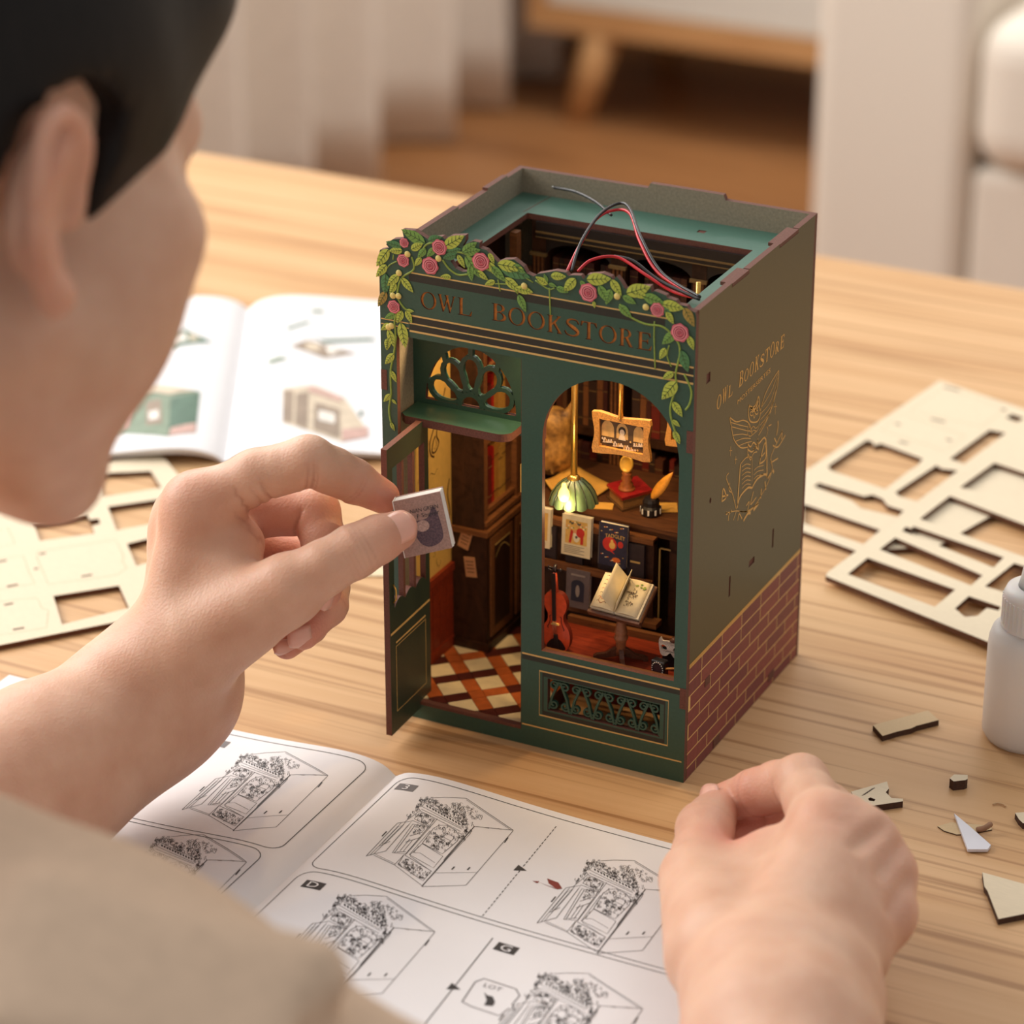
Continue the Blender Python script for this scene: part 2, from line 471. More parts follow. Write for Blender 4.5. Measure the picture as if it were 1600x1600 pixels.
MWOOD = woodmat('walnut_print', [(0.3, (96, 58, 32)), (0.7, (140, 90, 52))], (60, 900, 900), scale=1.0, rough=0.5, pore=0.25, bump=0)
DESKW = woodmat('desk_print', [(0.3, (62, 37, 21)), (0.7, (98, 60, 34))], (60, 900, 900), scale=1.0, rough=0.5, pore=0.25, bump=0)
REDW = woodmat('mahogany_print', [(0.3, (104, 34, 20)), (0.7, (156, 62, 34))], (60, 700, 700), scale=1.0, rough=0.4, pore=0.25, bump=0)
MAPP = M('old_map_print', (214, 172, 88), 0.6, 0.06, 300)
INK = M('print_ink_brown', (74, 48, 26), 0.6, 0.1, 500)
BRASS = M('brass', (222, 178, 92), 0.28, 0.08, 900, metal=0.85)

nook = thing('miniature_bookstore', 'green model bookstore with flowered sign, open roof and open door', 'model house', loc=(-66.75, 60, 0))
OFF = (66.75, -60, 0)
def NP(name, mb, mats, parent=None, **kw):
    o = mb.build(name, mats, parent or nook, **kw)
    if parent is None: o.location = tuple(x*MM for x in OFF)
    return o
W = 133.5
def fr(u, v, w): return (u-W, w, v)                     # front board
def frl(u, v, l): return (u-W, -l, v)
def sd(u, v, w): return (-w, u, v)                      # right board (seen from outside)
def sdl(u, v, l): return (l, u, v)
def F0(px, py, y=0.0): p = on(px, py, 1, y); return (p[0]+W, p[2])
def z2(x, y): return F0(570+x/2.963, 340+y/2.963)
def z5(x, y, yy=0.0): return F0(570+x/4.707, 520+y/4.707, yy)
def z8(x, y): return F0(580+x/6.4, 340+y/6.4)
def s7(x, y): p = on(1060+x/4.443, 500+y/4.443, 0, 0.0); return (p[1], p[2])

# ---- lettering
def ell(cx, cy, rx, ry, n=22): return [(cx+rx*math.cos(2*math.pi*i/n), cy+ry*math.sin(2*math.pi*i/n)) for i in range(n)]
def s_outline():
    cl = smoothcurve([(.80, .74), (.70, .92), (.46, .965), (.23, .87), (.21, .70), (.42, .55), (.64, .42), (.76, .25), (.63, .07), (.40, .03), (.16, .10), (.08, .28)], 3)
    n = len(cl); Lf = []; Rg = []
    for i, p in enumerate(cl):
        t = cl[min(i+1, n-1)]-cl[max(i-1, 0)]; t = t/np.linalg.norm(t); nn = np.array([-t[1], t[0]])
        k = i/(n-1); w = 0.035+0.075*math.exp(-((k-0.5)/0.17)**2)+0.012
        Lf.append(tuple(p+nn*w)); Rg.append(tuple(p-nn*w))
    return Lf+Rg[::-1]
GL = {
 'O': [ell(.5, .5, .5, .52), ell(.5, .5, .33, .455)],
 'L': [[(0, 0), (.86, 0), (.92, .3), (.86, .3), (.74, .07), (.34, .07), (.34, .94), (.46, 1), (0, 1), (.14, .94), (.14, .06)]],
 'T': [[(.25, 0), (.75, 0), (.6, .06), (.6, .93), (.82, .93), (.94, .72), (1, .72), (.97, 1), (.03, 1), (0, .72), (.06, .72), (.18, .93), (.4, .93), (.4, .06)]],
 'E': [[(0, 0), (.85, 0), (.92, .28), (.86, .28), (.74, .07), (.34, .07), (.34, .47), (.6, .47), (.66, .36), (.71, .36), (.71, .66), (.66, .66), (.6, .54), (.34, .54), (.34, .93), (.7, .93), (.8, .74), (.86, .74), (.82, 1), (0, 1), (.14, .94), (.14, .06)]],
 'W': [[(0, 1), (.28, 1), (.22, .94), (.38, .30), (.50, .76), (.46, .94), (.40, 1), (.68, 1), (.62, .94), (.76, .30), (.90, .94), (.82, 1), (1.06, 1), (.99, .94), (.74, 0), (.68, 0), (.54, .58), (.36, 0), (.30, 0), (.06, .94)]],
 'K': [[(0, 0), (.46, 0), (.34, .06), (.34, .42), (.42, .50), (.70, .10), (.64, 0), (1.02, 0), (.92, .07), (.56, .60), (.80, .90), (.92, 1), (.60, 1), (.68, .92), (.34, .55), (.34, .94), (.46, 1), (0, 1), (.14, .94), (.14, .06)]],
 'B': [[(0, 0), (.14, .06), (.14, .94), (0, 1)]+arc(.45, .765, .36, .235, 90, -68, 9)+arc(.47, .265, .43, .265, 72, -90, 10),
       [(.34, .56), (.34, .94)]+arc(.44, .75, .18, .19, 90, -90, 8), [(.34, .06), (.34, .49)]+arc(.45, .275, .24, .215, 90, -90, 8)],
 'R': [[(0, 0), (.14, .06), (.14, .94), (0, 1)]+arc(.45, .74, .37, .26, 90, -62, 9)+[(.90, .06), (1.02, 0), (.70, 0), (.42, .46), (.34, .46), (.34, .06), (.46, 0)],
       [(.34, .53), (.34, .94)]+arc(.44, .735, .19, .205, 90, -90, 8)],
 'S': [s_outline()],
}
def glyph(ch, u0, u1, v0, v1):
    ls = GL[ch]; mx = max(p[0] for p in ls[0]); mn = min(p[0] for p in ls[0])
    return [[(u0+(p[0]-mn)/(mx-mn)*(u1-u0), v0+p[1]*(v1-v0)) for p in lp] for lp in ls]
SIGN = [('O', 18.0, 24.9, 188.8), ('W', 25.3, 33.3, 188.9), ('L', 33.9, 40.4, 189.0), ('B', 48.6, 55.0, 189.2), ('O', 55.8, 63.1, 188.9), ('O', 64.0, 71.4, 188.7),
        ('K', 72.0, 79.0, 188.6), ('S', 79.5, 85.9, 188.6), ('T', 86.3, 93.2, 188.5), ('O', 93.9, 101.4, 188.4), ('R', 102.0, 108.6, 188.4), ('E', 109.4, 115.8, 188.4)]
letters = [glyph(c, a, b_, t-7.1, t) for c, a, b_, t in SIGN]

# ---- front board
top = [z2(*p) for p in [(50, 200), (52, 172), (70, 150), (112, 140), (98, 122), (130, 100), (182, 97), (172, 56), (230, 60), (285, 95), (302, 108), (312, 92), (358, 88), (370, 100),
       (400, 84), (466, 82), (466, 108), (452, 132), (500, 108), (532, 115), (530, 140), (562, 150), (598, 188), (615, 206), (640, 195), (690, 193), (735, 228), (750, 258), (782, 272), (800, 260),
       (850, 252), (882, 246), (930, 254), (942, 270), (960, 266), (1000, 268), (1012, 285), (1030, 264), (1100, 258), (1140, 274), (1150, 290), (1166, 272), (1188, 300), (1205, 330), (1250, 318), (1322, 318), (1327, 345), (1345, 340), (1395, 360),
       (1400, 372), (1440, 385), (1450, 402), (1490, 410), (1500, 425), (1530, 440)]]
top = [(max(0.0, min(W, u)), v) for u, v in top]
outer = [(0, 0), (0, 196)] + [p for p in top if p[1] > 196.5] + [(W, 198), (W, 0)]
win = [(70.6, 44.5), (70.6, 137)]+arc(99.4, 137, 28.8, 29.2, 180, 0, 26)[1:]+[(128.2, 44.5)]
grl = [(73.4, 18.2), (73.4, 32.6), (122.6, 32.6), (122.6, 18.2)]
dhole = [(7.0, 8.0), (7.0, 168.6), (61.6, 168.6), (61.6, 8.0)]
crescent = [z8(*p) for p in [(792, 432), (830, 405), (862, 420), (895, 480), (960, 505), (968, 540), (905, 540), (840, 505)]]
holes = [win, grl, dhole, crescent]+[l[0] for l in letters]
b = MB(); b.panel([outer]+holes, 2.5, fr, 0, 1, 2)
for l in letters:
    for cn in l[1:]: b.panel([cn], 2.5, fr, 0, 1, 2)
front = NP('front_board', b, [GREEN, EDGE, GREYW])
b = MB(); b.box(15-W, 119-W, 0.7, 2.45, 179, 191.5); o = b.build('sign_backing', SIGNBACK, front)
# printed gold lines and shadow bands
def hline(u0, u1, v, h, mat, name, y=None, l=0.05):
    m = MB(); m.poly([(u0, v-h/2), (u1, v-h/2), (u1, v+h/2), (u0, v+h/2)], frl, 0, l); return m.build(name, mat, front)
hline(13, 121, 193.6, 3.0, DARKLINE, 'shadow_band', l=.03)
hline(14, 122, 195.6, 0.55, GOLD, 'gold_line')
for v, h in ((177.9, 0.7), (174.6, .55), (171.4, .8)): hline(13, 133, v, h, GOLD, 'gold_line')
for v in (174.4, 172.3): hline(0.4, 12.6, v, .5, GOLD, 'gold_line')
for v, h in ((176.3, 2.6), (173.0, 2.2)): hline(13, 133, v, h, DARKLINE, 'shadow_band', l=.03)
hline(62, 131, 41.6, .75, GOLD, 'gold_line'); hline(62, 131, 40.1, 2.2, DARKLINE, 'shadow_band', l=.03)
hline(62, 132.4, 9.3, .65, GOLD, 'gold_line')
m = MB(); m.ribbon([(69.8, 15.2), (126.2, 15.2), (126.2, 35.3), (69.8, 35.3)], 0.65, frl, 0, .05, closed=True); m.build('gold_frame', GOLD, front)
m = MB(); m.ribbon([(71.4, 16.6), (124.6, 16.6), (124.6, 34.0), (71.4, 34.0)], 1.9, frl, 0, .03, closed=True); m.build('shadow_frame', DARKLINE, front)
# tabs that lock the boards together
for (u0, u1, v0, v1) in ((131.0, 133.6, 143, 152), (131.0, 133.6, 33.2, 42.2), (0, 2.6, 144.5, 153)):
    b = MB(); b.box(u0-W, u1-W, -0.25, 2.4, v0, v1); b.build('locking_tab', EDGE, front)
# scrollwork grille
def spiral(cx, cy, r0, a0, turns, hand, n=16):
    return [(cx+hand*r0*(1-0.82*k/n)*math.cos(a0+turns*2*math.pi*k/n), cy+r0*(1-0.82*k/n)*math.sin(a0+turns*2*math.pi*k/n)) for k in range(n+1)]
def strip_solid(m, pts, w, y0, y1, conv):
    pts = [np.array(p, float) for p in pts]; n = len(pts); vs = []; fs = []
    for i, p in enumerate(pts):
        t = pts[min(i+1, n-1)]-pts[max(i-1, 0)]; t /= np.linalg.norm(t)+1e-9; nn = np.array([-t[1], t[0]])*w/2
        for q in (p-nn, p+nn): vs += [conv(q[0], q[1], y0), conv(q[0], q[1], y1)]
    for i in range(n-1):
        k = 4*i
        for a, c in ((0, 2), (2, 3), (3, 1), (1, 0)): fs.append((k+a, k+c, k+4+c, k+4+a))
    fs += [(0, 1, 3, 2), (4*n-4, 4*n-2, 4*n-1, 4*n-3)]
    m.add(vs, fs, 0)
NZ = 5; du = 49.2/NZ
def curl(cx, cy, r, a0, hnd, n=16):
    return [(cx+hnd*r*(1-0.80*q/n)*math.cos(a0-q/n*math.pi*2.6), cy+r*(1-0.80*q/n)*math.sin(a0-q/n*math.pi*2.6)) for q in range(n+1)]
for k in range(NZ):
    tx = 73.4+du*(k+0.5); b0 = 73.4+du*k; b1 = b0+du
    for (xb, hnd) in ((b0, -1), (b1, 1)):
        m = MB(); strip_solid(m, [(xb-hnd*0.3, 18.4), (tx+hnd*du*.33, 24.4), (tx+hnd*0.25, 31.8)], 0.9, 0.5, 2.0, fr); m.build('scroll', GREEN, front)
        m = MB(); strip_solid(m, curl(tx+hnd*2.35, 29.7, 2.1, math.pi*0.95, hnd), 0.75, 0.55, 1.95, fr); m.build('scroll', GREEN, front)
        m = MB(); q_ = [(x_, 50.8-z_) for x_, z_ in curl(xb-hnd*2.35, 29.7, 2.1, math.pi*0.95, -hnd)]; strip_solid(m, q_, 0.75, 0.6, 1.9, fr); m.build('scroll', GREEN, front)
b = MB(); b.box(66-W, 130-W, 30, 30.5, 10, 38); NP('grille_backing', b, REDW)

# ---- flowering vine printed on the front: every leaf, rose and berry a raised piece
LEAF = [M('leaf_lime', (182, 196, 80), 0.5, 0.10, 900), M('leaf_green', (116, 160, 76), 0.5, 0.10, 900), M('leaf_deep', (80, 132, 82), 0.5, 0.10, 900), M('leaf_ochre', (166, 140, 66), 0.5, 0.12, 900)]
VEIN = M('leaf_vein', (58, 86, 44), 0.6, 0.05)
STEM = M('vine_stem', (138, 160, 66), 0.5, 0.1, 900)
def leafmesh(ci, fat):
    m = MB(); n = 8; L_ = []; R_ = []
    for i in range(n+1):
        t = i/n; w = fat*math.sin(math.pi*t**0.8)**0.85*(1-0.15*t)
        L_.append((t, w)); R_.append((t, -w))
    tp = lambda u, v, l: (u*10, -l, v*10)
    vs = []; fs = []
    for i in range(n+1):
        vs += [(L_[i][0]*10, -0.10, L_[i][1]*10), (i/n*10, -0.22, 0), (R_[i][0]*10, -0.10, R_[i][1]*10)]
    for i in range(n):
        k = 3*i; fs += [(k, k+3, k+4, k+1), (k+1, k+4, k+5, k+2)]
    m.add(vs, fs, 0)
    m.ribbon([(0, 0), (.96, 0)], [.035, .01], tp, 1, .26)
    for t in (.22, .4, .58, .74):
        w = fat*math.sin(math.pi*t**.8)*.75
        for s_ in (-1, 1): m.ribbon([(t, 0), (t+.13, s_*w)], [.026, .012], tp, 1, .25)
    return m.mesh('leaf', [LEAF[ci], VEIN])
leafm = {}
def put_leaf(a, c, ci, fat=0.24):
    key = (ci, fat)
    if key not in leafm: leafm[key] = leafmesh(ci, fat)
    o = link('leaf', leafm[key], front)
    du_, dv = c[0]-a[0], c[1]-a[1]; L_ = math.hypot(du_, dv)
    o.location = ((a[0]-W)*MM, -0.0002-random.random()*0.00012, a[1]*MM)
    o.rotation_euler = (0, -math.atan2(dv, du_), 0); s_ = L_/10; o.scale = (s_, 1, s_)
    return o
LV8 = [((180, 312), (55, 485), 0), ((160, 468), (52, 590), 0), ((312, 290), (150, 238), 2), ((545, 255), (305, 115), 1), ((318, 325), (180, 330), 0), ((400, 318), (522, 255), 0), ((570, 232), (712, 188), 2),
       ((728, 292), (935, 178), 0), ((642, 300), (560, 392), 1), ((552, 308), (468, 398), 1), ((505, 398), (438, 482), 0), ((770, 345), (905, 312), 2), ((915, 345), (1062, 245), 1), ((925, 352), (1098, 318), 1),
       ((852, 368), (720, 405), 2), ((868, 368), (940, 502), 0), ((945, 375), (1095, 600), 1), ((985, 488), (1012, 632), 1), ((1055, 525), (1175, 625), 0), ((1180, 440), (1275, 600), 0), ((1265, 458), (1528, 512), 0),
       ((1285, 478), (1598, 602), 2), ((1205, 480), (1350, 640), 1), ((805, 592), (695, 585), 0), ((1243, 632), (1140, 668), 0), ((1335, 598), (1510, 745), 0), ((1475, 765), (1552, 945), 1), ((282, 568), (160, 680), 0),
       ((305, 598), (425, 748), 0), ((150, 556), (140, 775), 2), ((155, 735), (72, 888), 3), ((358, 925), (432, 935), 0), ((352, 925), (412, 1055), 0), ((245, 962), (138, 1005), 1), ((315, 928), (260, 1055), 0),
       ((192, 1058), (102, 1122), 0), ((175, 1112), (238, 1295), 0), ((300, 1045), (348, 1305), 0), ((178, 1200), (160, 1325), 0), ((250, 650), (190, 760), 0), ((1180, 350), (1235, 460), 0), ((700, 300), (790, 330), 2)]
for a, c, ci in LV8: put_leaf(z8(*a), z8(*c), ci, 0.26 if math.hypot(a[0]-c[0], a[1]-c[1]) < 150 else 0.23)
LV2 = [((705, 325), (782, 345), 0), ((850, 308), (792, 272), 0), ((846, 300), (832, 258), 1), ((852, 305), (890, 318), 1), ((862, 268), (935, 272), 0), ((978, 280), (922, 342), 0), ((888, 322), (945, 345), 1),
       ((1028, 285), (1142, 282), 0), ((1062, 385), (1066, 418), 0), ((1085, 312), (1130, 395), 1), ((1142, 285), (1190, 362), 0), ((1142, 330), (1118, 402), 1), ((1212, 350), (1325, 318), 0), ((1195, 362), (1258, 398), 1),
       ((1178, 402), (1238, 465), 1), ((1245, 345), (1315, 368), 0), ((1290, 362), (1390, 395), 1), ((1375, 398), (1480, 420), 0), ((1398, 432), (1432, 492), 0), ((1480, 415), (1528, 505), 3), ((1440, 530), (1378, 585), 1),
       ((1500, 545), (1524, 612), 0), ((1395, 602), (1366, 655), 0), ((1465, 612), (1498, 715), 2), ((1432, 715), (1380, 745), 0), ((1446, 758), (1376, 840), 0), ((1428, 850), (1472, 922), 0), ((1425, 935), (1462, 967), 0),
       ((1432, 985), (1460, 1048), 0), ((1330, 395), (1420, 440), 2), ((1000, 290), (1030, 330), 1), ((690, 215), (745, 255), 1)]
for a, c, ci in LV2: put_leaf(z2(*a), z2(*c), ci, 0.26)
LV5 = [((218, 150), (152, 228), 0), ((195, 275), (235, 362), 0), ((192, 448), (142, 505), 0), ((202, 488), (238, 524), 0), ((192, 655), (222, 720), 0), ((168, 40), (160, 122), 0)]
for a, c, ci in LV5: put_leaf(z5(*a), z5(*c), ci, 0.24)
STEMS = [[z8(*p) for p in q] for q in ([(405, 390), (430, 470), (415, 530), (320, 590), (275, 680), (268, 800), (330, 900), (380, 930)], [(640, 245), (560, 265), (520, 320), (510, 390)], [(260, 435), (190, 470), (150, 520)],
         [(715, 420), (780, 510), (870, 570), (970, 565)], [(860, 340), (960, 370), (1100, 480), (1330, 610), (1470, 760)], [(260, 940), (235, 1040), (245, 1150), (238, 1300)], [(225, 370), (220, 420)], [(1270, 620), (1290, 735)], [(1240, 660), (1370, 665)])]
STEMS += [[z2(*p) for p in q] for q in ([(1180, 400), (1225, 455), (1300, 492), (1380, 505), (1440, 560), (1460, 620), (1440, 720), (1442, 780), (1415, 880), (1428, 960), (1460, 1040)], [(1480, 725), (1512, 800), (1505, 860), (1485, 890)],
          [(1342, 480), (1340, 560), (1345, 700)], [(790, 290), (850, 330), (880, 325)], [(855, 325), (860, 450)], [(780, 300), (700, 250)], [(1410, 590), (1400, 640), (1420, 690)])]
STEMS += [[z5(*p) for p in [(232, 20), (215, 150), (192, 270), (192, 380), (195, 450), (180, 560), (192, 650), (215, 712)]]]
for q in STEMS:
    m = MB(); m.tube([(u-W, -0.05, v) for u, v in smoothcurve(q, 5)], 0.42 if len(q) > 3 else 0.28, 6); m.build('stem', STEM, front)
ROSE = [M('rose_pink', (214, 104, 118), 0.55, 0.10, 900), M('rose_light', (232, 150, 156), 0.55, 0.08, 900), M('rose_dark', (150, 48, 66), 0.55, 0.08, 900)]
def rosemesh():
    m = MB(); tp = lambda u, v, l: (u, -l, v)
    n = 42; m.add([(0, -0.6, 0)]+[(math.cos(2*math.pi*i/n)*(1+0.05*math.sin(7*2*math.pi*i/n)), -0.15, math.sin(2*math.pi*i/n)*(1+0.05*math.sin(7*2*math.pi*i/n))) for i in range(n)], [(0, (i % n)+1, ((i+1) % n)+1) for i in range(n)], 0)
    for r, a0, tt in ((.80, 0.3, .55), (.78, 3.2, .6), (.55, 1.2, .62), (.52, 4.4, .6), (.30, 0.2, .8), (.14, 2, .8)):
        pts = [(r*math.cos(a0+tt*2*math.pi*k/10), r*math.sin(a0+tt*2*math.pi*k/10)) for k in range(11)]
        m.ribbon(pts, 0.15, tp, 1, 0.70-0.5*r+.10); m.ribbon([(p[0]*.86, p[1]*.86) for p in pts], 0.10, tp, 2, 0.70-0.5*r+.14)
    return m.mesh('rose', ROSE)
rm_ = rosemesh()
for x, y, r in ((185, 115, 22), (180, 197, 29), (305, 221, 39), (348, 136, 35), (540, 202, 40), (137, 411, 30), (1037, 345, 40), (1357, 425, 31), (1461, 531, 40)):
    u, v = z2(x, y); o = link('rose', rm_, front); s_ = r/2.963/3.75
    o.location = ((u-W)*MM, -0.0004, v*MM); o.rotation_euler = (0, random.random()*6, 0); o.scale = (s_, 0.8, s_)
BERRY = M('berry_cream', (224, 204, 120), 0.5, 0.1, 900)
m = MB(); m.lathe([(1.0, 0), (.95, .3), (.7, .6), (.2, .8)], 12, T=Matrix.Rotation(math.pi/2, 4, 'X')); bmh = m.mesh('berry', [BERRY])
for x, y in ((200, 168), (343, 188), (160, 255), (132, 360), (158, 362), (125, 500), (740, 315), (1170, 363), (1303, 413), (112, 505)):
    u, v = z2(x, y); o = link('berry', bmh, front); s_ = 1.35; o.location = ((u-W)*MM, -0.0003, v*MM); o.scale = (s_, .8, s_)

# ---- right board with slots, foil owl and brickwork
def rect(y0, y1, z0, z1): return [(y0, z0), (y0, z1), (y1, z1), (y1, z0)]
slots = [rect(41, 42.6, 64, 73), rect(61.8, 67.6, 68, 70.8), rect(86.6, 88.2, 66, 74.5), rect(11.5, 15.2, 167, 171), ell(19, 115.7, .9, 1.3, 8)]
sideo = [(2.6, 0), (2.6, 200), (34, 200), (34, 198.2), (51, 198.2), (51, 200), (82, 200), (82, 198.2), (102, 198.2), (102, 200), (120, 200), (120, 0)]
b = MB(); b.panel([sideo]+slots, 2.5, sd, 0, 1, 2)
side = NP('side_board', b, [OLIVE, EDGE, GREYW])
for s_ in slots[:4]:
    b = MB(); ys = [p[0] for p in s_]; zs = [p[1] for p in s_]; b.box(-2.4, -0.5, min(ys), max(ys), min(zs), max(zs)); b.build('locking_tab', EDGE, side)
for y0, y1 in ((34.2, 50.8), (82.2, 101.8)):
    b = MB(); b.box(-5, 0.05, y0, y1, 198.4, 199.8); b.build('locking_tab', EDGE, side)
b = MB(); b.poly([(2.7, 49.9), (119.9, 49.9), (119.9, 51.6), (2.7, 51.6)], sdl, 0, .06); b.build('gold_band', GOLDF, side)
b = MB(); b.poly([(2.7, 0.2), (119.9, 0.2), (119.9, 50), (2.7, 50)], sdl, 0, .04); b.build('mortar', MORTAR, side)
BR = [M('brick_print_%d' % i, c, 0.5, 0.12, 400, bump=0.1, bscale=1500) for i, c in enumerate(((128, 58, 58), (118, 53, 56), (136, 64, 60)))]
rowh = 6.4; bw = 20.4; gp = 0.55
for r_ in range(8):
    z1 = 49.7-r_*rowh; z0 = max(0.3, z1-rowh+gp); y = 5.6-bw+(9.7*r_) % bw
    if r_ == 0: y = -4.8
    while y < 120:
        y0, y1 = max(2.75, y), min(119.8, y+bw-gp)
        if y1-y0 > 0.6:
            b = MB(); b.box(-0.2, 0.09, y0, y1, z0, z1); b.build('brick', BR[random.randrange(3)], side)
        y += bw
for (px, py, wy, hz) in ((1104.6, 1064, 5, 3.4), (1204, 1055, 6.5, 3.6), (1118.5, 1157, 6.5, 4)):
    p = on(px, py, 0, 0); b = MB(); b.box(-0.3, 0.32, p[1]-wy/2, p[1]+wy/2, p[2]-hz/2, p[2]+hz/2); b.build('locking_tab', EDGE, side)
# foil lettering
TXT = 'OWL BOOKSTORE'; m = MB(); n = 0
y = 22.0
for i, ch in enumerate(TXT):
    if ch == ' ': y += 5.2; continue
    k = (y-22)/68; zb = 152.2+2.2*math.sin(math.pi*k)*0.4+1.3*k; wd = 4.9 if ch != 'W' else 5.6
    loops = glyph(ch, y, y+wd*0.88, zb, zb+5.6+0.8*math.sin(i*2.1))
    loops = [[(a+0.10*(c-zb), c) for a, c in lp] for lp in loops]
    tri = tessellate_polygon([[Vector((a, c, 0)) for a, c in lp] for lp in loops]); fl_ = [p for lp in loops for p in lp]
    lm = MB(); lm.add([sdl(a, c, .07) for a, c in fl_], tri, 0); lm.build('letter', GOLDF, side)
    y += wd+0.42
vs_, fs_ = text_mesh('MOSTERSERTES', 4.0)
m = MB(); mxx = max(v[0] for v in vs_); m.add([sdl(43+v[0]/mxx*34, 146.6+v[1]*0.7+1.2*v[0]/mxx, .07) for v in vs_], fs_, 0); m.build('small_lettering', GOLDF, side)
OWL = dict(
 wing=[([(355, 675), (370, 760), (385, 830), (430, 885), (480, 882)], 3), ([(355, 675), (400, 706), (450, 696), (490, 722), (510, 800)], 3), ([(365, 740), (430, 757), (490, 772)], 2), ([(378, 800), (440, 792), (490, 802)], 2),
       ([(395, 842), (450, 822), (500, 822)], 2), ([(420, 872), (470, 852), (510, 842)], 2), ([(362, 710), (420, 728), (480, 742)], 2)],
 wing_raised=[([(565, 640), (600, 520), (650, 420), (695, 350)], 3), ([(695, 350), (688, 450), (650, 600), (600, 720), (555, 800)], 3), ([(570, 650), (640, 560), (690, 400)], 2), ([(570, 690), (640, 600), (684, 470)], 2),
       ([(565, 730), (620, 660), (664, 560)], 2), ([(560, 770), (610, 690), (644, 630)], 2), ([(572, 610), (640, 500), (690, 370)], 2)],
 owl_body=[([(490, 588), (505, 612), (535, 588), (555, 530), (562, 600), (566, 660), (545, 705), (500, 705), (485, 655), (490, 588)], 4), (ell(507, 650, 11, 14, 10), 3), (ell(541, 640, 11, 14, 10), 3), ([(520, 660), (524, 680), (532, 658)], 3),
       ([(498, 600), (530, 620), (552, 560)], 6), ([(500, 612), (530, 634), (558, 590)], 4), ([(485, 715), (478, 790), (498, 806), (520, 790), (548, 762), (562, 705)], 2),
       ([(490, 740), (505, 752), (520, 738), (535, 752), (550, 736)], 2), ([(488, 765), (505, 778), (520, 765), (540, 772)], 2), ([(480, 860), (500, 880), (520, 850), (545, 870), (552, 830)], 4), ([(482, 900), (510, 915), (535, 885), (555, 900)], 4), ([(484, 930), (500, 972), (520, 925), (545, 915)], 3), ([(480, 860), (480, 960)], 3), ([(550, 820), (556, 900)], 3)],
 open_book=[([(430, 1000), (418, 1150), (408, 1305)], 6), ([(430, 1000), (470, 955), (510, 952)], 3), ([(410, 1285), (430, 1222), (480, 1166), (510, 1166)], 6), ([(510, 1166), (545, 1105), (600, 1070), (614, 1092)], 6), ([(614, 1092), (606, 830), (560, 855), (520, 900)], 5),
       ([(510, 952), (510, 1120)], 2), ([(560, 1000), (600, 850), (604, 960), (560, 1000)], 5), ([(570, 955), (600, 920)], 4)]+[([(440, 1020+30*k), (470, 1000+28*k), (500, 1005+27*k)], 2) for k in range(6)]+[([(522, 985+30*k), (550, 960+30*k), (590, 945+32*k)], 2) for k in range(2, 5)],
 wreath=[([(420, 1330), (500, 1322), (560, 1240), (620, 1130), (650, 1030), (640, 962), (660, 900), (722, 770)], 3), ([(400, 1312), (372, 1200), (332, 1100), (348, 1062)], 3), ([(330, 1340), (400, 1325), (470, 1330), (555, 1272)], 3), ([(345, 1395), (350, 1350), (370, 1320)], 4),
       ([(300, 1260), (310, 1170), (330, 1230), (300, 1260)], 5), ([(305, 1225), (345, 1215)], 5), ([(355, 1130), (350, 1180), (372, 1200)], 3), ([(330, 1340), (340, 1345)], 8), ([(380, 1390), (400, 1330)], 3), ([(410, 1392), (420, 1345), (440, 1380)], 4), ([(450, 1395), (480, 1345), (500, 1340)], 8),
       ([(470, 1290), (490, 1262), (480, 1320)], 4), ([(520, 1190), (500, 1280), (540, 1230)], 4), ([(555, 1270), (520, 1320)], 10), ([(575, 1170), (570, 1240)], 5), ([(600, 1120), (605, 1180)], 5), ([(620, 1100), (640, 1060)], 6), ([(655, 1040), (660, 1060)], 8), ([(640, 990), (690, 960)], 4),
       ([(655, 870), (690, 880), (740, 800)], 4), ([(665, 820), (680, 850)], 4), ([(715, 830), (720, 765)], 5), ([(690, 700), (690, 740), (680, 800)], 4), ([(610, 810), (620, 760), (612, 740)], 2), ([(625, 735), (645, 725)], 3)],
 star=[([(672, 580), (670, 655)], 2), ([(662, 602), (682, 600)], 2), ([(362, 878), (360, 945)], 2), ([(352, 908), (372, 904)], 2), ([(398, 945), (396, 1000)], 2), ([(390, 968), (406, 966)], 2)])
for nm, ls in OWL.items():
    m = MB()
    for pts, w in ls:
        q = [s7(*p) for p in pts]
        if len(q) > 2 and len(q) < 12: q = smoothcurve(q, 4)
        m.ribbon(q, w*0.15, sdl, 0, .08)
    m.build('foil_'+nm, GOLDF, side)

# ---- left and back boards, roof deck
lo_ = [(2.6, 0), (2.6, 200), (30, 200), (30, 201.2), (62, 201.2), (62, 200), (88, 200), (88, 201), (106, 201), (106, 200), (120, 200), (120, 0)]
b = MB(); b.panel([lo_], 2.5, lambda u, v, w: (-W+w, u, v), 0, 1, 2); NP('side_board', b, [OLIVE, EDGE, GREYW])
bo = [(0, 0), (0, 200), (24, 200), (24, 200.1), (26, 200.1), (74, 200.1), (75, 202), (110-35, 202), (110-35, 202), (W-30, 202), (W-29, 200), (W, 200), (W, 0)]
bo = [(0, 0), (0, 200), (60, 200), (61, 202.2), (W-40, 202.2), (W-39, 200), (W, 200), (W, 0)]
b = MB(); b.panel([bo], 2.5, lambda u, v, w: (u-W, 120+2.5-w, v), 0, 1, 2); NP('back_board', b, [GREEN, EDGE, GREYW])
dk = [(-131, 2.6), (-131, 120), (-2.6, 120), (-2.6, 2.6)]; dh = [(-117.5, 26), (-117.5, 97.4), (-17.4, 97.4), (-17.4, 26)]
b = MB(); b.panel([dk, dh, rect(-46, -42.6, 107, 110)], 2.5, lambda u, v, w: (u, v, 189.5-w), 0, 1, 0); deck = NP('roof_deck', b, [DECKG, EDGE])
b = MB(); b.box(-45.8, -42.8, 107.2, 109.8, 186.5, 189.2); b.build('locking_tab', EDGE, deck)
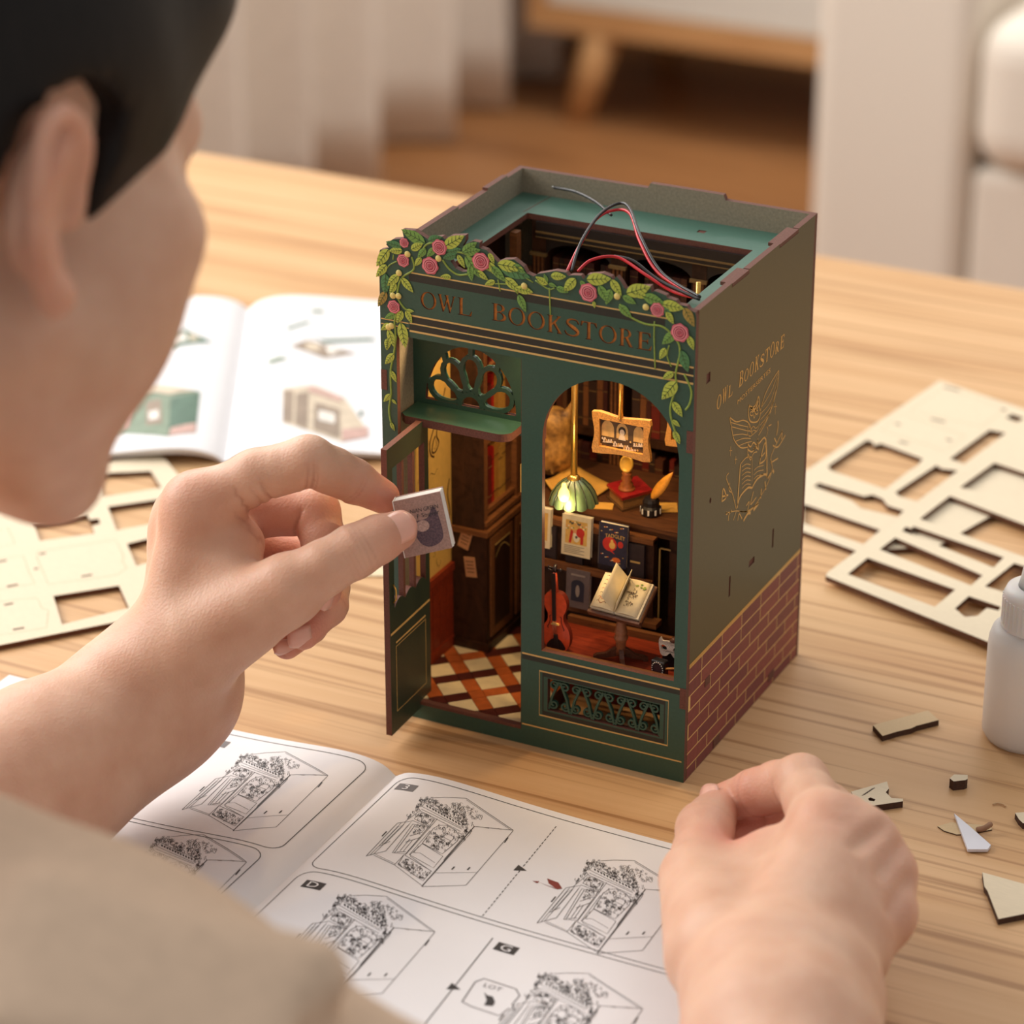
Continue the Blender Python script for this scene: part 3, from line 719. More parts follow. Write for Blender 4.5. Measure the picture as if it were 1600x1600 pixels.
b = MB(); b.obox((-118.6, 109.3, 189.52), (0.9, 11.8, 0), (0.2, -0.02, 0), (0, 0, 0.05)); b.build('deck_seam', EDGE, deck)

# ---- door side: inner floor with parquet tiles, wainscot, map, fanlight, ledge, jambs
b = MB(); b.panel([rect(-131, -72, 2.6, 100)], 8.0, lambda u, v, w: (u, v, 7.6-w), 0, 1, 0); fl_o = NP('floor_board', b, [DARKLINE, EDGE])
b = MB(); b.box(7-W, 61.6-W, -0.1, 3.0, 6.6, 8.02); b.build('door_sill', EDGE, fl_o)
TILE = [M('tile_cream', (226, 208, 168), 0.4, 0.06, 300), M('tile_orange', (178, 92, 44), 0.4, 0.18, 300), M('tile_oxblood', (78, 32, 26), 0.4, 0.15, 300)]
def clip(poly, x0, x1, y0, y1):
    for ax_, val, keep in ((0, x0, 1), (0, x1, -1), (1, y0, 1), (1, y1, -1)):
        out = []
        for i in range(len(poly)):
            a, c = poly[i-1], poly[i]; da, dc = (a[ax_]-val)*keep, (c[ax_]-val)*keep
            if (da >= 0) != (dc >= 0):
                t = da/(da-dc); out.append((a[0]+(c[0]-a[0])*t, a[1]+(c[1]-a[1])*t))
            if dc >= 0: out.append(c)
        poly = out
        if len(poly) < 3: return []
    return poly
ca, sa = math.cos(math.radians(44)), math.sin(math.radians(44)); A_, B_ = 10.4, 6.2; per = A_+B_
for i in range(-14, 16):
    for j in range(-14, 16):
        for (p0, p1, ti) in ((0, A_, 0), (A_, per, 1)):
            for (q0, q1, tj) in ((0, A_, 0), (A_, per, 1)):
                kind = 0 if (ti, tj) == (0, 0) else (1 if (ti, tj) == (1, 0) else 2)
                if (ti, tj) == (1, 1): kind = 2 if (i+j) % 2 else 1
                if (ti, tj) == (0, 1) and (i % 2 == 0): kind = 1 if j % 2 else 2
                g = .12
                cs = [(i*per+p0+g, j*per+q0+g), (i*per+p1-g, j*per+q0+g), (i*per+p1-g, j*per+q1-g), (i*per+p0+g, j*per+q1-g)]
                cs = [(-100+x*ca-y_*sa, 20+x*sa+y_*ca) for x, y_ in cs]
                pl = clip(cs, -130.5, -71.5, 2.62, 92)
                if len(pl) < 3: continue
                ar = 0.5*abs(sum(pl[k-1][0]*pl[k][1]-pl[k][0]*pl[k-1][1] for k in range(len(pl))))
                if ar < 2.0: continue
                cyy = sum(p[1] for p in pl)/len(pl)
                if cyy > 80: continue
                m = MB(); m.panel([pl], 0.5, lambda u, v, w: (u, v, 8.1-w), 0, 0, 0); m.build('tile', TILE[kind], fl_o)
inwall = NP('map_wall', MB().panel([rect(20, 52, 8, 186)], 0.8, lambda u, v, w: (-130.9+0.8-w, u, v), 0, 0, 0), [MAPP])
def lw(u, v, l): return (-130.05+l, u, v)
m = MB()
for q in range(46):
    y_, z_ = 22+28*rng.random(), 50+110*rng.random(); pts = [(y_, z_)]
    a = rng.random()*6
    for k in range(7):
        a += rng.normal(0, .9); y_ = min(51, max(21, y_+1.1*math.cos(a))); z_ += 1.3*math.sin(a); pts.append((y_, z_))
    m.ribbon(pts, 0.22, lw, 0, .05)
for pts in ([(47, 128), (44, 122), (41, 116), (39, 110), (41, 106), (38, 103), (35, 104), (36, 108), (38, 110)], [(44, 124), (40, 117), (36, 113), (33, 108), (34, 103), (37, 101)], [(50, 86), (48, 80), (50, 72), (49, 66)]):
    m.ribbon(smoothcurve(pts, 4), 0.75, lw, 0, .06)
m.build('map_ink', INK, inwall)
for k in range(5):
    b = MB(); y0 = 20.5+k*6.2; b.box(-130.2, -129.3, y0, y0+5.9, 8, 44); NP('wainscot_plank', b, REDW)
b = MB(); b.box(-130.2, -128.4, 20, 52, 44, 47.5); NP('wainscot_rail', b, REDW)
b = MB(); b.box(-130.2, -128.8, 20, 52, 8, 13); NP('wainscot_skirting', b, REDW)
b = MB(); b.box(-131, -130.0, 2.6, 20, 8, 187); NP('jamb_lining', b, GREYW)
# fanlight board
fan_h = [(-124.6, 134.5)]+arc(-104.4, 134.5, 20.2, 25.4, 180, 0, 24)[1:]
b = MB(); b.panel([[(-130, 126.5), (-130, 172), (-72, 172), (-72, 126.5)], fan_h], 2.2, lambda u, v, w: (u, 20+w, v), 0, 1, 0); fan = NP('fanlight_board', b, [GREEN, EDGE])
fc = lambda u, v, w: (u, 20+w, v)
def fanp(r, a): return (-104.4+r*0.80*math.cos(a), 134.5+r*math.sin(a))
for a0 in (20, 55, 90, 125, 160):
    a = math.radians(a0); pts = []
    for k in range(19):
        t = 2*math.pi*k/18; rr_ = 12.8-6.9*math.cos(t); off = math.sin(t)*(3.2+2.0*(rr_-6)/14)
        pts.append((-104.4+(rr_*math.cos(a)-off*math.sin(a))*0.98, 134.5+(rr_*math.sin(a)+off*math.cos(a))*1.08))
    m = MB(); strip_solid(m, pts, 1.8, 0.05+.01*a0/20, 2.1, fc); m.build('tracery', GREEN, fan)
    m = MB(); e0, e1 = (-104.4+20.0*math.cos(a)*0.98, 134.5+19.4*math.sin(a)*1.08), (-104.4+23.4*math.cos(a)*0.92, 134.5+23.8*math.sin(a)*1.10)
    strip_solid(m, [e0, e1], 2.0, 0.05, 2.1, fc); m.build('tracery', GREEN, fan)
m = MB(); strip_solid(m, arc(-104.4, 134.5, 5.0, 5.2, 180, 0, 12), 1.8, 0.05, 2.1, fc); m.build('tracery', GREEN, fan)
# ledge
lg = [(-128.5, 20), (-128.5, 7.5), (-126, 5.2), (-86, 5.2)]+arc(-86, 10, 5.5, 4.8, -90, 0, 7)[1:]+[(-80.5, 20)]
b = MB(); b.panel([lg], 3.4, lambda u, v, w: (u, v, 132.4-w), 0, 1, 0); NP('door_ledge', b, [GREEN, EDGE])
b = MB(); b.box(60.2-W, 61.7-W, 2.5, 6.5, 8, 168); NP('door_jamb', b, EDGE)
b = MB(); b.box(61.7-W, 64.5-W, 2.5, 7, 8, 187); NP('door_jamb', b, DWOOD)
b = MB(); b.obox((61.4-W, 1.6, 118), (0.5, 0.3, 0), (0, 1.0, 0), (0, 0, 6)); NP('hinge_plate', b, BRASS)

# ---- open door, hinged on the left
dp = lambda u, v, w: (-118.4-w+0.03*(10-u), u, v)             # u = y from the hinge to the free edge
dwin = [(-21.5, 122), (-21.5, 61)]+[(-21.5+28*k/18, 61.5+2.4*abs(math.sin(k*math.pi/6))) for k in range(1, 18)]+[(6.5, 61), (6.5, 122)]
b = MB(); b.panel([[(-26, 5), (-26, 131.5), (10, 131.5), (10, 5)], dwin], 2.6, dp, 0, 1, 0)
door = NP('door', b, [M('door_dark_green', (52, 62, 48), 0.38, 0.06, 600), EDGE])
for y_ in (-13.2, -3.8):
    m = MB(); m.panel([[(y_, 61.5), (y_, 122), (y_+1.8, 122), (y_+1.8, 61.5)]], 2.2, lambda u, v, w: dp(u, v, w+.2), 0, 0, 0); m.build('mullion', EDGE, door)
m = MB(); m.panel([[(-21.5, 92), (-21.5, 93.8), (6.5, 93.8), (6.5, 92)]], 2.0, lambda u, v, w: dp(u, v, w+.3), 0, 0, 0); m.build('mullion', EDGE, door)
dl = lambda u, v, l: dp(u, v, -l)
m = MB(); m.ribbon([(-25.6, 50.6), (9.5, 50.6)], 1.1, dl, 0, .1); m.build('gold_line', GOLD, door)
m = MB(); m.ribbon([(-21, 14), (5.5, 14), (5.5, 43.5), (-21, 43.5)], 0.45, dl, 0, .08, closed=True); m.build('gold_frame', GOLD, door)
m = MB(); m.ribbon([(-21, 45.2), (5.5, 45.2)], 0.8, dl, 0, .1); m.build('gold_line', GOLD, door)
m = MB(); m.tube([dp(-22.8, 72, -.2), dp(-23.2, 70, -1.6), dp(-23.2, 66, -1.6), dp(-22.8, 64, -.2)], .4, 8); m.build('door_handle', BRASS, door)
# little wooden bracket fixed in the door window
m = MB(); m.panel([[(-14, 92), (-14, 99), (-10, 102.5), (-3, 99.5), (-3, 92)]], 4.5, lambda u, v, w: dp(u, v, w-4.4), 0, 1, 0); m.build('wooden_bracket', [EDGE, MWOOD], door)

# ---- left bookcase: cabinet below, hutch with books above
bc = NP('corner_bookcase', MB().box(-130, -113.4, 51, 99, 8, 62), [DWOOD])
def bpt(name, mb, mat): return mb.build(name, mat, bc)
bpt('cabinet_top', MB().box(-130, -112.4, 50, 99, 62, 64.4), MWOOD)
bpt('plinth', MB().box(-130, -112.2, 50, 99, 8, 12), DWOOD)
bpt('hutch_side', MB().box(-130, -114.9, 51.6, 54.4, 64.4, 186), DWOOD)
bpt('hutch_back', MB().box(-130, -128.6, 52, 99, 64.4, 186), DWOOD)
for z_ in (72, 104, 136, 166): bpt('hutch_shelf', MB().box(-130, -115.4, 52, 99, z_-2.2, z_), MWOOD)
bpt('hutch_post', MB().box(-118, -114.8, 52, 55, 64.4, 186), MWOOD)
bpt('hutch_post', MB().box(-118, -114.8, 82, 86, 64.4, 186), MWOOD)
bpt('hutch_moulding', MB().box(-116.6, -113.6, 52, 99, 66, 68), MWOOD)
for y0 in (54.0, 77.5):
    d = bpt('cabinet_door', MB().box(-113.5, -112.7, y0, y0+20, 14, 60), MWOOD)
    MB().box(-112.75, -112.5, y0+3, y0+17, 18, 56).build('door_panel', DWOOD, d)
    m = MB(); m.ribbon([(y0+3, 56), (y0+10, 56), (y0+17, 56)], .5, lambda u, v, l: (-112.45+l, u, v), 0, .02); m.build('gold_line', GOLD, d)
    m = MB(); m.ribbon([(y0+3.4, 50)]+[(y0+3.4+13.2*k/8, 50+4*math.sin(math.pi*k/8)) for k in range(1, 8)]+[(y0+16.6, 50)], .4, lambda u, v, l: (-112.45+l, u, v), 0, .02); m.build('arch_line', GOLD, d)
BK = [M('book_cloth_%d' % i, c, 0.55, 0.12, 500) for i, c in enumerate(((104, 28, 20), (170, 28, 22), (176, 122, 50), (196, 146, 64), (80, 42, 24), (120, 74, 40), (52, 32, 25), (134, 84, 46), (66, 27, 22), (92, 58, 33)))]
def spine_book(parent, x0, x1, y0, y1, z0, z1, ci, face):
    """a book whose spine faces +x or -y, with raised bands"""
    m = MB(); m.box(x0, x1, y0, y1, z0, z1)
    h = z1-z0
    for t in (.16, .78):
        z_ = z0+h*t
        if face == '-y': m.box(x0-.02, x1+.02, y0-.12, y0+.3, z_, z_+.3, 1)
        else: m.box(x1-.3, x1+.12, y0-.02, y1+.02, z_, z_+.3, 1)
    m.build('book', [BK[ci], DIMGOLD if ci in (0, 4, 6, 8) else BK[6]], parent)
for z_ in (72, 104, 136):
    y_ = 55.5
    seq = [4, 0, 1, 2, 3, 3, 5, 9, 2, 7, 3, 5]; i = 0
    while y_ < 80.5:
        t = (4.6, 3.6, 2.2, 4.0, 3.4, 3.0)[i % 6]; hh = 24+2.5*math.sin(i*1.9+z_)
        spine_book(bc, -127, -117.2, y_, y_+t-.15, z_, z_+hh, seq[i % 12], '+x'); y_ += t; i += 1
for px, py, tl in ((727, 842, 0.28), (735, 886, -0.12)):
    p = on(px, py, 1, 50.8); c, s_ = math.cos(tl), math.sin(tl)
    m = MB(); m.obox((p[0], 50.75, p[2]), (2.6*c, 0, 2.6*-s_), (0, .12, 0), (4.6*s_, 0, 4.6*c)); nt_ = m.build('pinned_note', M('note_paper', (196, 142, 100), 0.7, 0.06, 500), bc)
    m = MB()
    for k in range(4): m.obox((p[0]+s_*(2.6-1.6*k), 50.6, p[2]+c*(2.6-1.6*k)), ((1.9-.3*(k % 2))*c, 0, (1.9-.3*(k % 2))*-s_), (0, .02, 0), (.18*s_, 0, .18*c))
    m.build('note_ink', INK, nt_)

# ---- back bookcase: columns, arches and rows of books
bk = NP('back_bookcase', MB().box(-113, -2.6, 115, 119.5, 8, 187), [DWOOD])
def kpt(name, mb, mat): return mb.build(name, mat, bk)
cols = [-112, -76, -40, -6]
for x in cols:
    kpt('column', MB().box(x-3.2, x+3.2, 97, 116, 62, 187), DWOOD)
    for dx in (-1.8, 0, 1.8): kpt('column_flute', MB().box(x+dx-.45, x+dx+.45, 96.4, 97.2, 72, 172), MWOOD)
    kpt('column_cap', MB().box(x-3.8, x+3.8, 95.8, 97.4, 172, 173.4), DIMGOLD)
    kpt('column_base', MB().box(x-3.8, x+3.8, 95.8, 97.4, 68, 69.2), DIMGOLD)
for z_ in (68, 98, 128, 158): kpt('shelf_board', MB().box(-112, -6, 98.5, 116, z_-3.5, z_), DWOOD)
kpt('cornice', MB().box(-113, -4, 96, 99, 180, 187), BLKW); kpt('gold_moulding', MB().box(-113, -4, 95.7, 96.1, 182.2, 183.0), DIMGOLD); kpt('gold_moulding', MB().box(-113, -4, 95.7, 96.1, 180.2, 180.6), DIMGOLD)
for k in range(3):
    x0, x1 = cols[k]+3.2, cols[k+1]-3.2; cx = (x0+x1)/2; hw_ = (x1-x0)/2
    pl = [(x0, 181), (x0, 172)]+[(cx-hw_*math.cos(math.pi*q/12), 172+6.5*math.sin(math.pi*q/12)) for q in range(1, 12)]+[(x1, 172), (x1, 181)]
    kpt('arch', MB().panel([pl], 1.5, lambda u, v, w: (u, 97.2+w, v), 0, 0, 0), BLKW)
    for si, z_ in enumerate((68, 98, 128, 158)):
        x = x0+.6+((k*7+si*3) % 4); i = (k*5+si*3)
        while x < x1-3.5:
            t = (3.2, 2.6, 3.8, 2.9, 2.2, 4.2)[i % 6]; hh = (21.5, 19, 23, 20.5, 22)[i % 5]
            if si == 3: hh = min(hh, 13)
            if (i*7+si) % 9 != 0: spine_book(bk, x, min(x+t-.2, x1-.3), 100.5, 112, z_, z_+hh, ((4, 8, 5, 9, 0, 6, 7, 4, 5, 6)[(i*3+si) % 10] if si > 0 else (4, 8, 0, 6)[i % 4]) if si < 3 else (4, 6, 8)[i % 3], '-y')  # top row only in dark cloths, upper shade put into the colour
            x += t; i += 1
b = MB(); b.panel([rect(2.6, 119, 8, 187)], 0.8, lambda u, v, w: (-3.3+w, u, v), 0, 0, 0); NP('inner_lining', b, [DWOOD])
# raised window floor, front lip and the dark well behind it
wf = NP('window_floor', MB().box(64.6-W, -3.4, 2.5, 36, 37.5, 40.5), [REDW])
MB().box(66-W, -3.4, 34, 36.4, 40.5, 43.6).build('window_rail', MWOOD, wf)
MB().box(70.6-W, 128.2-W, 2.5, 4.2, 40.5, 44.4).build('window_sill', MWOOD, wf)
# desk behind the display
dk_ = NP('desk', MB().box(-90, -24, 46, 93, 81, 85), [DESKW])
MB().box(-91, -23.2, 45, 94, 83.6, 85.4).build('desk_top', DESKW, dk_)
for x in (-88, -27): MB().box(x-2, x+2, 48, 92, 8, 81).build('desk_leg', DWOOD, dk_)
MB().box(-88, -27, 60, 61, 8, 81).build('desk_front', DWOOD, dk_)
m = MB(); m.box(-33.5, -32.9, 47.6, 48.2, 40, 76); m.box(-33.5, -28.4, 47.6, 48.2, 75.4, 76); m.build('gold_line', GOLD, dk_)
# stepped display rack
rk = NP('display_rack', MB().box(-86, -33.5, 42.5, 46, 41, 80.5), [DWOOD])
MB().box(-86, -33.5, 39.5, 44, 61.2, 63.4).build('rack_ledge', MWOOD, rk)
MB().box(-86, -33.5, 39.0, 39.8, 61.2, 64.6).build('rack_lip', MWOOD, rk)
MB().box(-86, -33.5, 41.5, 46.4, 79.2, 81.6).build('rack_top', MWOOD, rk)
MB().box(-86, -30, 38.4, 44, 43.6, 46.0).build('rack_ledge', MWOOD, rk)
for q, x in enumerate((-84, -72, -57.5, -44.5)):
    m = MB(); m.box(x, x+7.5, 40.8, 42.6, 63.5, 78.6)
    m.build('dark_volume', M('dark_volume_cloth', (52, 40, 44), 0.6, 0.15, 500), rk)
    m = MB(); m.box(x+1.5, x+5.8, 40.6, 40.85, 70.4, 71.2); m.build('gold_line', GOLD, rk)

# ---- LEDs glued under the roof deck
LEDM = M('led_emitter', (255, 214, 150), 0.4, 0, emit=((255, 200, 120), 6.0))
def led(x, y, z, p, r=2.0):
    m = MB(); m.lathe([(.2, 0), (1.6, .2), (1.8, .9), (1.8, 1.6)], 12, c=(x, y, z)); NP('led', m, LEDM)
    l = bpy.data.lights.new('led_light', 'SPOT'); l.energy = p; l.spot_size = math.radians(128); l.spot_blend = 0.7; l.color = (1.0, 0.66, 0.32); l.shadow_soft_size = r*MM
    o = bpy.data.objects.new('led_light', l); COL.objects.link(o); o.location = (x*MM, y*MM, (z-1.2)*MM)
led(-104, 25, 185.2, 0.22); led(-58, 13, 185.2, 0.20); led(-24, 13, 185.2, 0.16)
# thin red and black wires
RED = M('wire_red', (196, 34, 44), 0.4, 0.05); BLK = M('wire_black', (34, 32, 34), 0.4, 0.05)
def wire(pts, mat, dz=0.0, name='wire'):
    m = MB(); m.tube([tuple(p) for p in smoothcurve(pts, 10)], 0.62, 8); NP(name, m, mat)
def wp(px, py, y): return on(px, py, 1, y)
wire([wp(886, 424, 30), wp(905, 385, 45), wp(932, 342, 66), wp(962, 328, 78), wp(985, 335, 74), wp(1000, 378, 56), wp(1030, 428, 44), wp(1092, 466, 34)], RED)
wire([wp(893, 424, 31), wp(908, 378, 46), wp(936, 336, 68), wp(966, 318, 80), wp(984, 326, 76), wp(1003, 374, 57), wp(1036, 428, 44), wp(1094, 464, 33)], BLK)
wire([wp(903, 424, 30), wp(925, 406, 36), wp(965, 402, 42), wp(1010, 430, 38), wp(1050, 455, 36), wp(1093, 467, 33)], RED)
wire([wp(960, 400, 43), wp(990, 408, 42), wp(1030, 438, 38), wp(1093, 468, 32)], BLK)
wire([wp(866, 293, 118), wp(900, 300, 110), wp(930, 315, 98), wp(948, 330, 86), wp(955, 336, 80)], BLK)
m = MB(); m.tube([wp(863, 291.5, 118.5), wp(866, 293, 118)], .35, 6); NP('wire_tip', m, M('tinned_copper', (190, 190, 190), .3, .05, metal=.8))
# ================================================================== little things inside and in front of the bookstore
PAPER = M('cream_paper', (232, 216, 176), 0.7, 0.05, 400)
WPAPER = M('white_paper', (238, 236, 232), 0.7, 0.02, 300)
BLACKM = M('black_lacquer', (30, 27, 28), 0.35, 0.1, 600)
TAN = M('amber_parchment', (206, 156, 70), 0.65, 0.10, 220)
GILT = M('gilt_carving', (190, 134, 66), 0.45, 0.25, 1600, bump=0.6, bscale=2200)
def I(px, py, y): return on(px, py, 1, y)

# pendant lamp
lp = thing('pendant_lamp', 'brass pendant lamp with green pleated shade hanging in the arched window', 'lamp', loc=(-62.5, 28, 99))
def LP(name, mb, mat): o = mb.build(name, mat, lp); o.location = (0.0625, -0.028, -0.099); return o
LP('rod', MB().lathe([(1.35, 108), (1.35, 187)], 14, c=(-62.5, 28, 0)), BRASS)
SH = M('shade_green_glass', (96, 122, 84), 0.35, 0.15, 500, trans=0.25); SHR = M('shade_dark_rib', (44, 52, 36), 0.4, 0.1)
shp = [(2.0, 109), (4.4, 107.6), (6.8, 105.2), (8.6, 102.2), (9.6, 99.2)]
for k in range(12):
    a0, a1 = 2*math.pi*k/12, 2*math.pi*(k+1)/12; m = MB(); vs = []; fs = []
    for (r, z) in shp:
        for q in range(5):
            a = a0+(a1-a0)*q/4; rr_ = r*(1+0.06*math.sin(math.pi*q/4))-(0); zz = z-(0.8*math.sin(math.pi*q/4) if r > 9 else 0)
            vs.append((-62.5+rr_*math.cos(a), 28+rr_*math.sin(a), zz))
    for i in range(len(shp)-1):
        for q in range(4): fs.append((i*5+q, i*5+q+1, i*5+5+q+1, i*5+5+q))
    m.add(vs, fs, 0, True); LP('shade_pane', m, SH)
    m = MB(); m.tube([(-62.5+r*1.01*math.cos(a0), 28+r*1.01*math.sin(a0), z) for r, z in shp], .28, 6); LP('shade_rib', m, SHR)
LP('cap', MB().lathe([(2.6, 107.6), (2.8, 109), (1.6, 110.4)], 16, c=(-62.5, 28, 0)), BRASS)
BULB = M('lit_bulb', (255, 214, 120), 0.3, 0, emit=((255, 190, 80), 4.0))
LP('bulb', MB().lathe([(.3, 99.0), (1.8, 99.8), (2.4, 101.6), (2.0, 103.6), (1.0, 105.4), (.8, 107)], 14, c=(-62.5, 18.9, 3.2)), BULB)
l = bpy.data.lights.new('lamp_light', 'POINT'); l.energy = 0.022; l.color = (1.0, 0.70, 0.34); l.shadow_soft_size = 0.003
o = bpy.data.objects.new('lamp_light', l); COL.objects.link(o); o.location = (-0.0605, 0.0155, 0.1020)

# hanging framed picture
def wavy_frame(x0, x1, z0, z1, bw, y, t):
    def edge(x0, x1, z0, z1, amp):
        n = 10; pts = []
        pts += [(x0+(x1-x0)*k/n, z0-amp*math.cos(2*math.pi*k/n)) for k in range(n)]
        pts += [(x1+amp*math.cos(2*math.pi*k/n), z0+(z1-z0)*k/n) for k in range(n)]
        pts += [(x1-(x1-x0)*k/n, z1+amp*math.cos(2*math.pi*k/n)) for k in range(n)]
        pts += [(x0-amp*math.cos(2*math.pi*k/n), z1-(z1-z0)*k/n) for k in range(n)]
        return pts
    inn = [(x0+bw, z0+bw), (x1-bw, z0+bw), (x1-bw, z1-bw), (x0+bw, z1-bw)]
    return MB().panel([edge(x0, x1, z0, z1, .55), inn], t, lambda u, v, w: (u, y+w, v), 0, 0, 0)
pc = thing('hanging_picture', 'gilt wavy-framed sepia group picture hung from a brass rod', 'picture', loc=(-40, 25, 124))
def PC(name, mb, mat): o = mb.build(name, mat, pc); o.location = (0.040, -0.025, -0.124); return o
PC('picture_frame', wavy_frame(-52.6, -28.4, 124.2, 141.0, 2.6, 24, 2.0), GILT)
PC('picture_rod', MB().lathe([(1.0, 140), (1.0, 187)], 12, c=(-41.0, 24.6, 0)), BRASS)
pp = lambda u, v, l: (u, 25.4-l, v)
art = PC('picture_print', MB().box(-50.4, -30.6, 25.4, 25.9, 126.4, 138.8), M('sepia_ground', (92, 66, 42), 0.6, 0.3, 220))
SEP = [M('sepia_light', (216, 172, 106), 0.6, 0.15, 400), M('sepia_pale', (226, 204, 180), 0.6, 0.08, 400), M('sepia_dark', (46, 30, 22), 0.6, 0.1, 400)]
m = MB()
for cx, w in ((-46.8, 2.7), (-40.6, 2.5), (-33.6, 2.2)): m.poly([(cx-w, 131)]+[(cx-w*math.cos(math.pi*k/10), 134.2+3.6*math.sin(math.pi*k/10)) for k in range(11)]+[(cx+w, 131)], pp, 0, .05)
m.poly(ell(-40.6, 134.4, 1.6, 1.9, 14), pp, 2, .1); m.poly(ell(-40.6, 133.8, 1.1, 1.4, 12), pp, 1, .14); m.poly([(-42.2, 130.6), (-39, 130.6), (-39.6, 132.6), (-41.6, 132.6)], pp, 1, .12)
for k in range(34):
    cx, cz = -49.6+18.4*((k*0.618) % 1), 127.2+3.4*((k*0.37) % 1)
    m.poly(ell(cx, cz, .42, .52, 7), pp, 1 if k % 3 else 0, .15); m.poly([(cx-.6, cz-1.1), (cx+.6, cz-1.1), (cx+.3, cz-.4), (cx-.3, cz-.4)], pp, 2 if k % 2 else 1, .13)
m.build('printed_figures', SEP, art)
p0 = I(1034, 648, 60); p1 = I(1040, 694, 60)
fr2 = thing('hanging_picture', 'gilt wavy empty frame half hidden behind the window arch', 'picture', loc=(p1[0]+12, 61, p1[2]))
o = wavy_frame(p1[0], p1[0]+25, p1[2], p1[2]+19, 2.2, 60, 2.0).build('carved_border', GILT, fr2); o.location = (-(p1[0]+12)*MM, -0.061, -p1[2]*MM)
o = MB().box(p1[0]+1.4, p1[0]+23.6, 61.6, 62, p1[2]+1.4, p1[2]+17.6).build('back_card', DWOOD, fr2); o.location = (-(p1[0]+12)*MM, -0.061, -p1[2]*MM)
o = MB().lathe([(1.0, p1[2]+18), (1.0, 187)], 10, c=(p1[0]+12, 61, 0)).build('picture_rod', BRASS, fr2); o.location = (-(p1[0]+12)*MM, -0.061, -p1[2]*MM)

# golden tufted owl-like bundle at the back of the desk
S = SDF((-122, 60, 78), (-82, 100, 128), 0.8, far=8); G = S.new(); E3 = np.eye(3)
cb_ = I(868, 728, 76)
S.ell(G, (cb_[0]-2, 77, 96), E3, (10, 9, 12), 3); S.ell(G, (cb_[0]-1, 76, 108), E3, (8, 7.5, 7), 4); S.cone(G, (cb_[0]-6, 77, 112), (cb_[0]-8, 78, 119), 2.2, .6, 2); S.cone(G, (cb_[0]+5, 77, 112), (cb_[0]+7, 78, 119), 2.2, .6, 2)
for k in range(60):
    a = rng.random()*6.283; z_ = 86+rng.random()*26; r_ = 8.5*math.sqrt(max(.15, 1-((z_-98)/16)**2))
    c = np.array((cb_[0]-2+r_*math.cos(a), 77+r_*0.9*math.sin(a), z_)); S.cone(G, c, c+np.array((1.4*math.cos(a), 1.4*math.sin(a), -2.6)), 1.3, .5, 0.8)
gv, gq = S.mesh(G); ob = link('owl_figure', npmesh('owl_figure', gv, gq, [M('mottled_gold', (190, 140, 66), 0.6, 0.3, 260, rgb2=(84, 54, 24))]), None, 'mottled gold feathered owl figure at the back of the desk', 'figurine')

# open parchment on the desk
m = MB(); zt = 85.4
def pz(px, py): p = on(px, py, 2, zt+2.5); return p
cn = [pz(851, 752), pz(888, 790), pz(957, 757), pz(893, 727)]
nn_ = 8; vs = []; fs = []
for i in range(nn_+1):
    for j in range(nn_+1):
        s_, t_ = i/nn_, j/nn_
        p = cn[0]*(1-s_)*(1-t_)+cn[1]*s_*(1-t_)+cn[2]*s_*t_+cn[3]*(1-s_)*t_
        curl_ = 0.4+2.2*abs(t_-0.42)**1.5*2+1.6*(1-s_)**3
        vs.append((p[0], p[1], zt+curl_))
for i in range(nn_):
    for j in range(nn_): k = i*(nn_+1)+j; fs.append((k, k+nn_+1, k+nn_+2, k+1))
m.add(vs, fs, 0, True); o = m.build('parchment_map', TAN, None, label='curled open parchment under the pendant lamp on the desk', cat='paper')
md = o.modifiers.new('thick', 'SOLIDIFY'); md.thickness = 0.00035
for a_, nm in ((0, 1),):
    c = on(1022, 796, 2, zt); m = MB(); m.obox((c[0]+3, c[1]+3, zt+.25), (5, 2.4, 0), (-2, 4, 0), (0, 0, .15)); m.build('paper_sheet', TAN, None, label='small tan sheet lying behind the ink bottle', cat='paper')
    c = on(935, 790, 2, zt); m = MB(); m.obox((c[0]+2, c[1], zt+.25), (4, 1.4, 0), (-1, 3, 0), (0, 0, .15)); m.build('paper_sheet', TAN, None, label='small tan sheet lying between parchment and red book', cat='paper')

# red book with candlestick on it
c0 = on(972, 800, 2, zt); rb = thing('red_book', 'thick red leather book lying flat on the desk', 'book', loc=(c0[0], c0[1], zt))
ax1 = np.array((-11.0, 9.5, 0)); ax2 = np.array((2.5, 15.5, 0)); ax2 = np.array((7.5, 12.5, 0))
def slab(m, z0, z1, g, mi=0):
    cs = [c0+ax1*g+ax2*g, c0+ax1*(1-g)+ax2*g, c0+ax1*(1-g)+ax2*(1-g), c0+ax1*g+ax2*(1-g)]
    cs = [c-c0 for c in cs]
    vs = [(c[0], c[1], z0) for c in cs]+[(c[0], c[1], z1) for c in cs]
    m.add(vs, [(3, 2, 1, 0), (4, 5, 6, 7), (0, 1, 5, 4), (1, 2, 6, 5), (2, 3, 7, 6), (3, 0, 4, 7)], mi)
REDL = M('red_leather', (138, 22, 24), 0.4, 0.15, 500)
m = MB(); slab(m, 0.02, 1.0, -.02); m.build('cover', M('brown_leather', (84, 56, 32), .5, .1, 500), rb)
m = MB(); slab(m, 1.0, 5.2, .05); m.build('pages', M('aged_page_edge', (150, 108, 60), .7, .15, 900), rb)
m = MB(); slab(m, 5.2, 6.4, -.02); m.build('cover', REDL, rb)
cc = c0+ax1*.42+ax2*.36
cs = thing('candlestick', 'turned brown candlestick with an oval gold mirror on the red book', 'candlestick', loc=(cc[0], cc[1], zt+6.4))
WAX = M('carved_amber_wood', (150, 86, 42), .45, .25, 900)
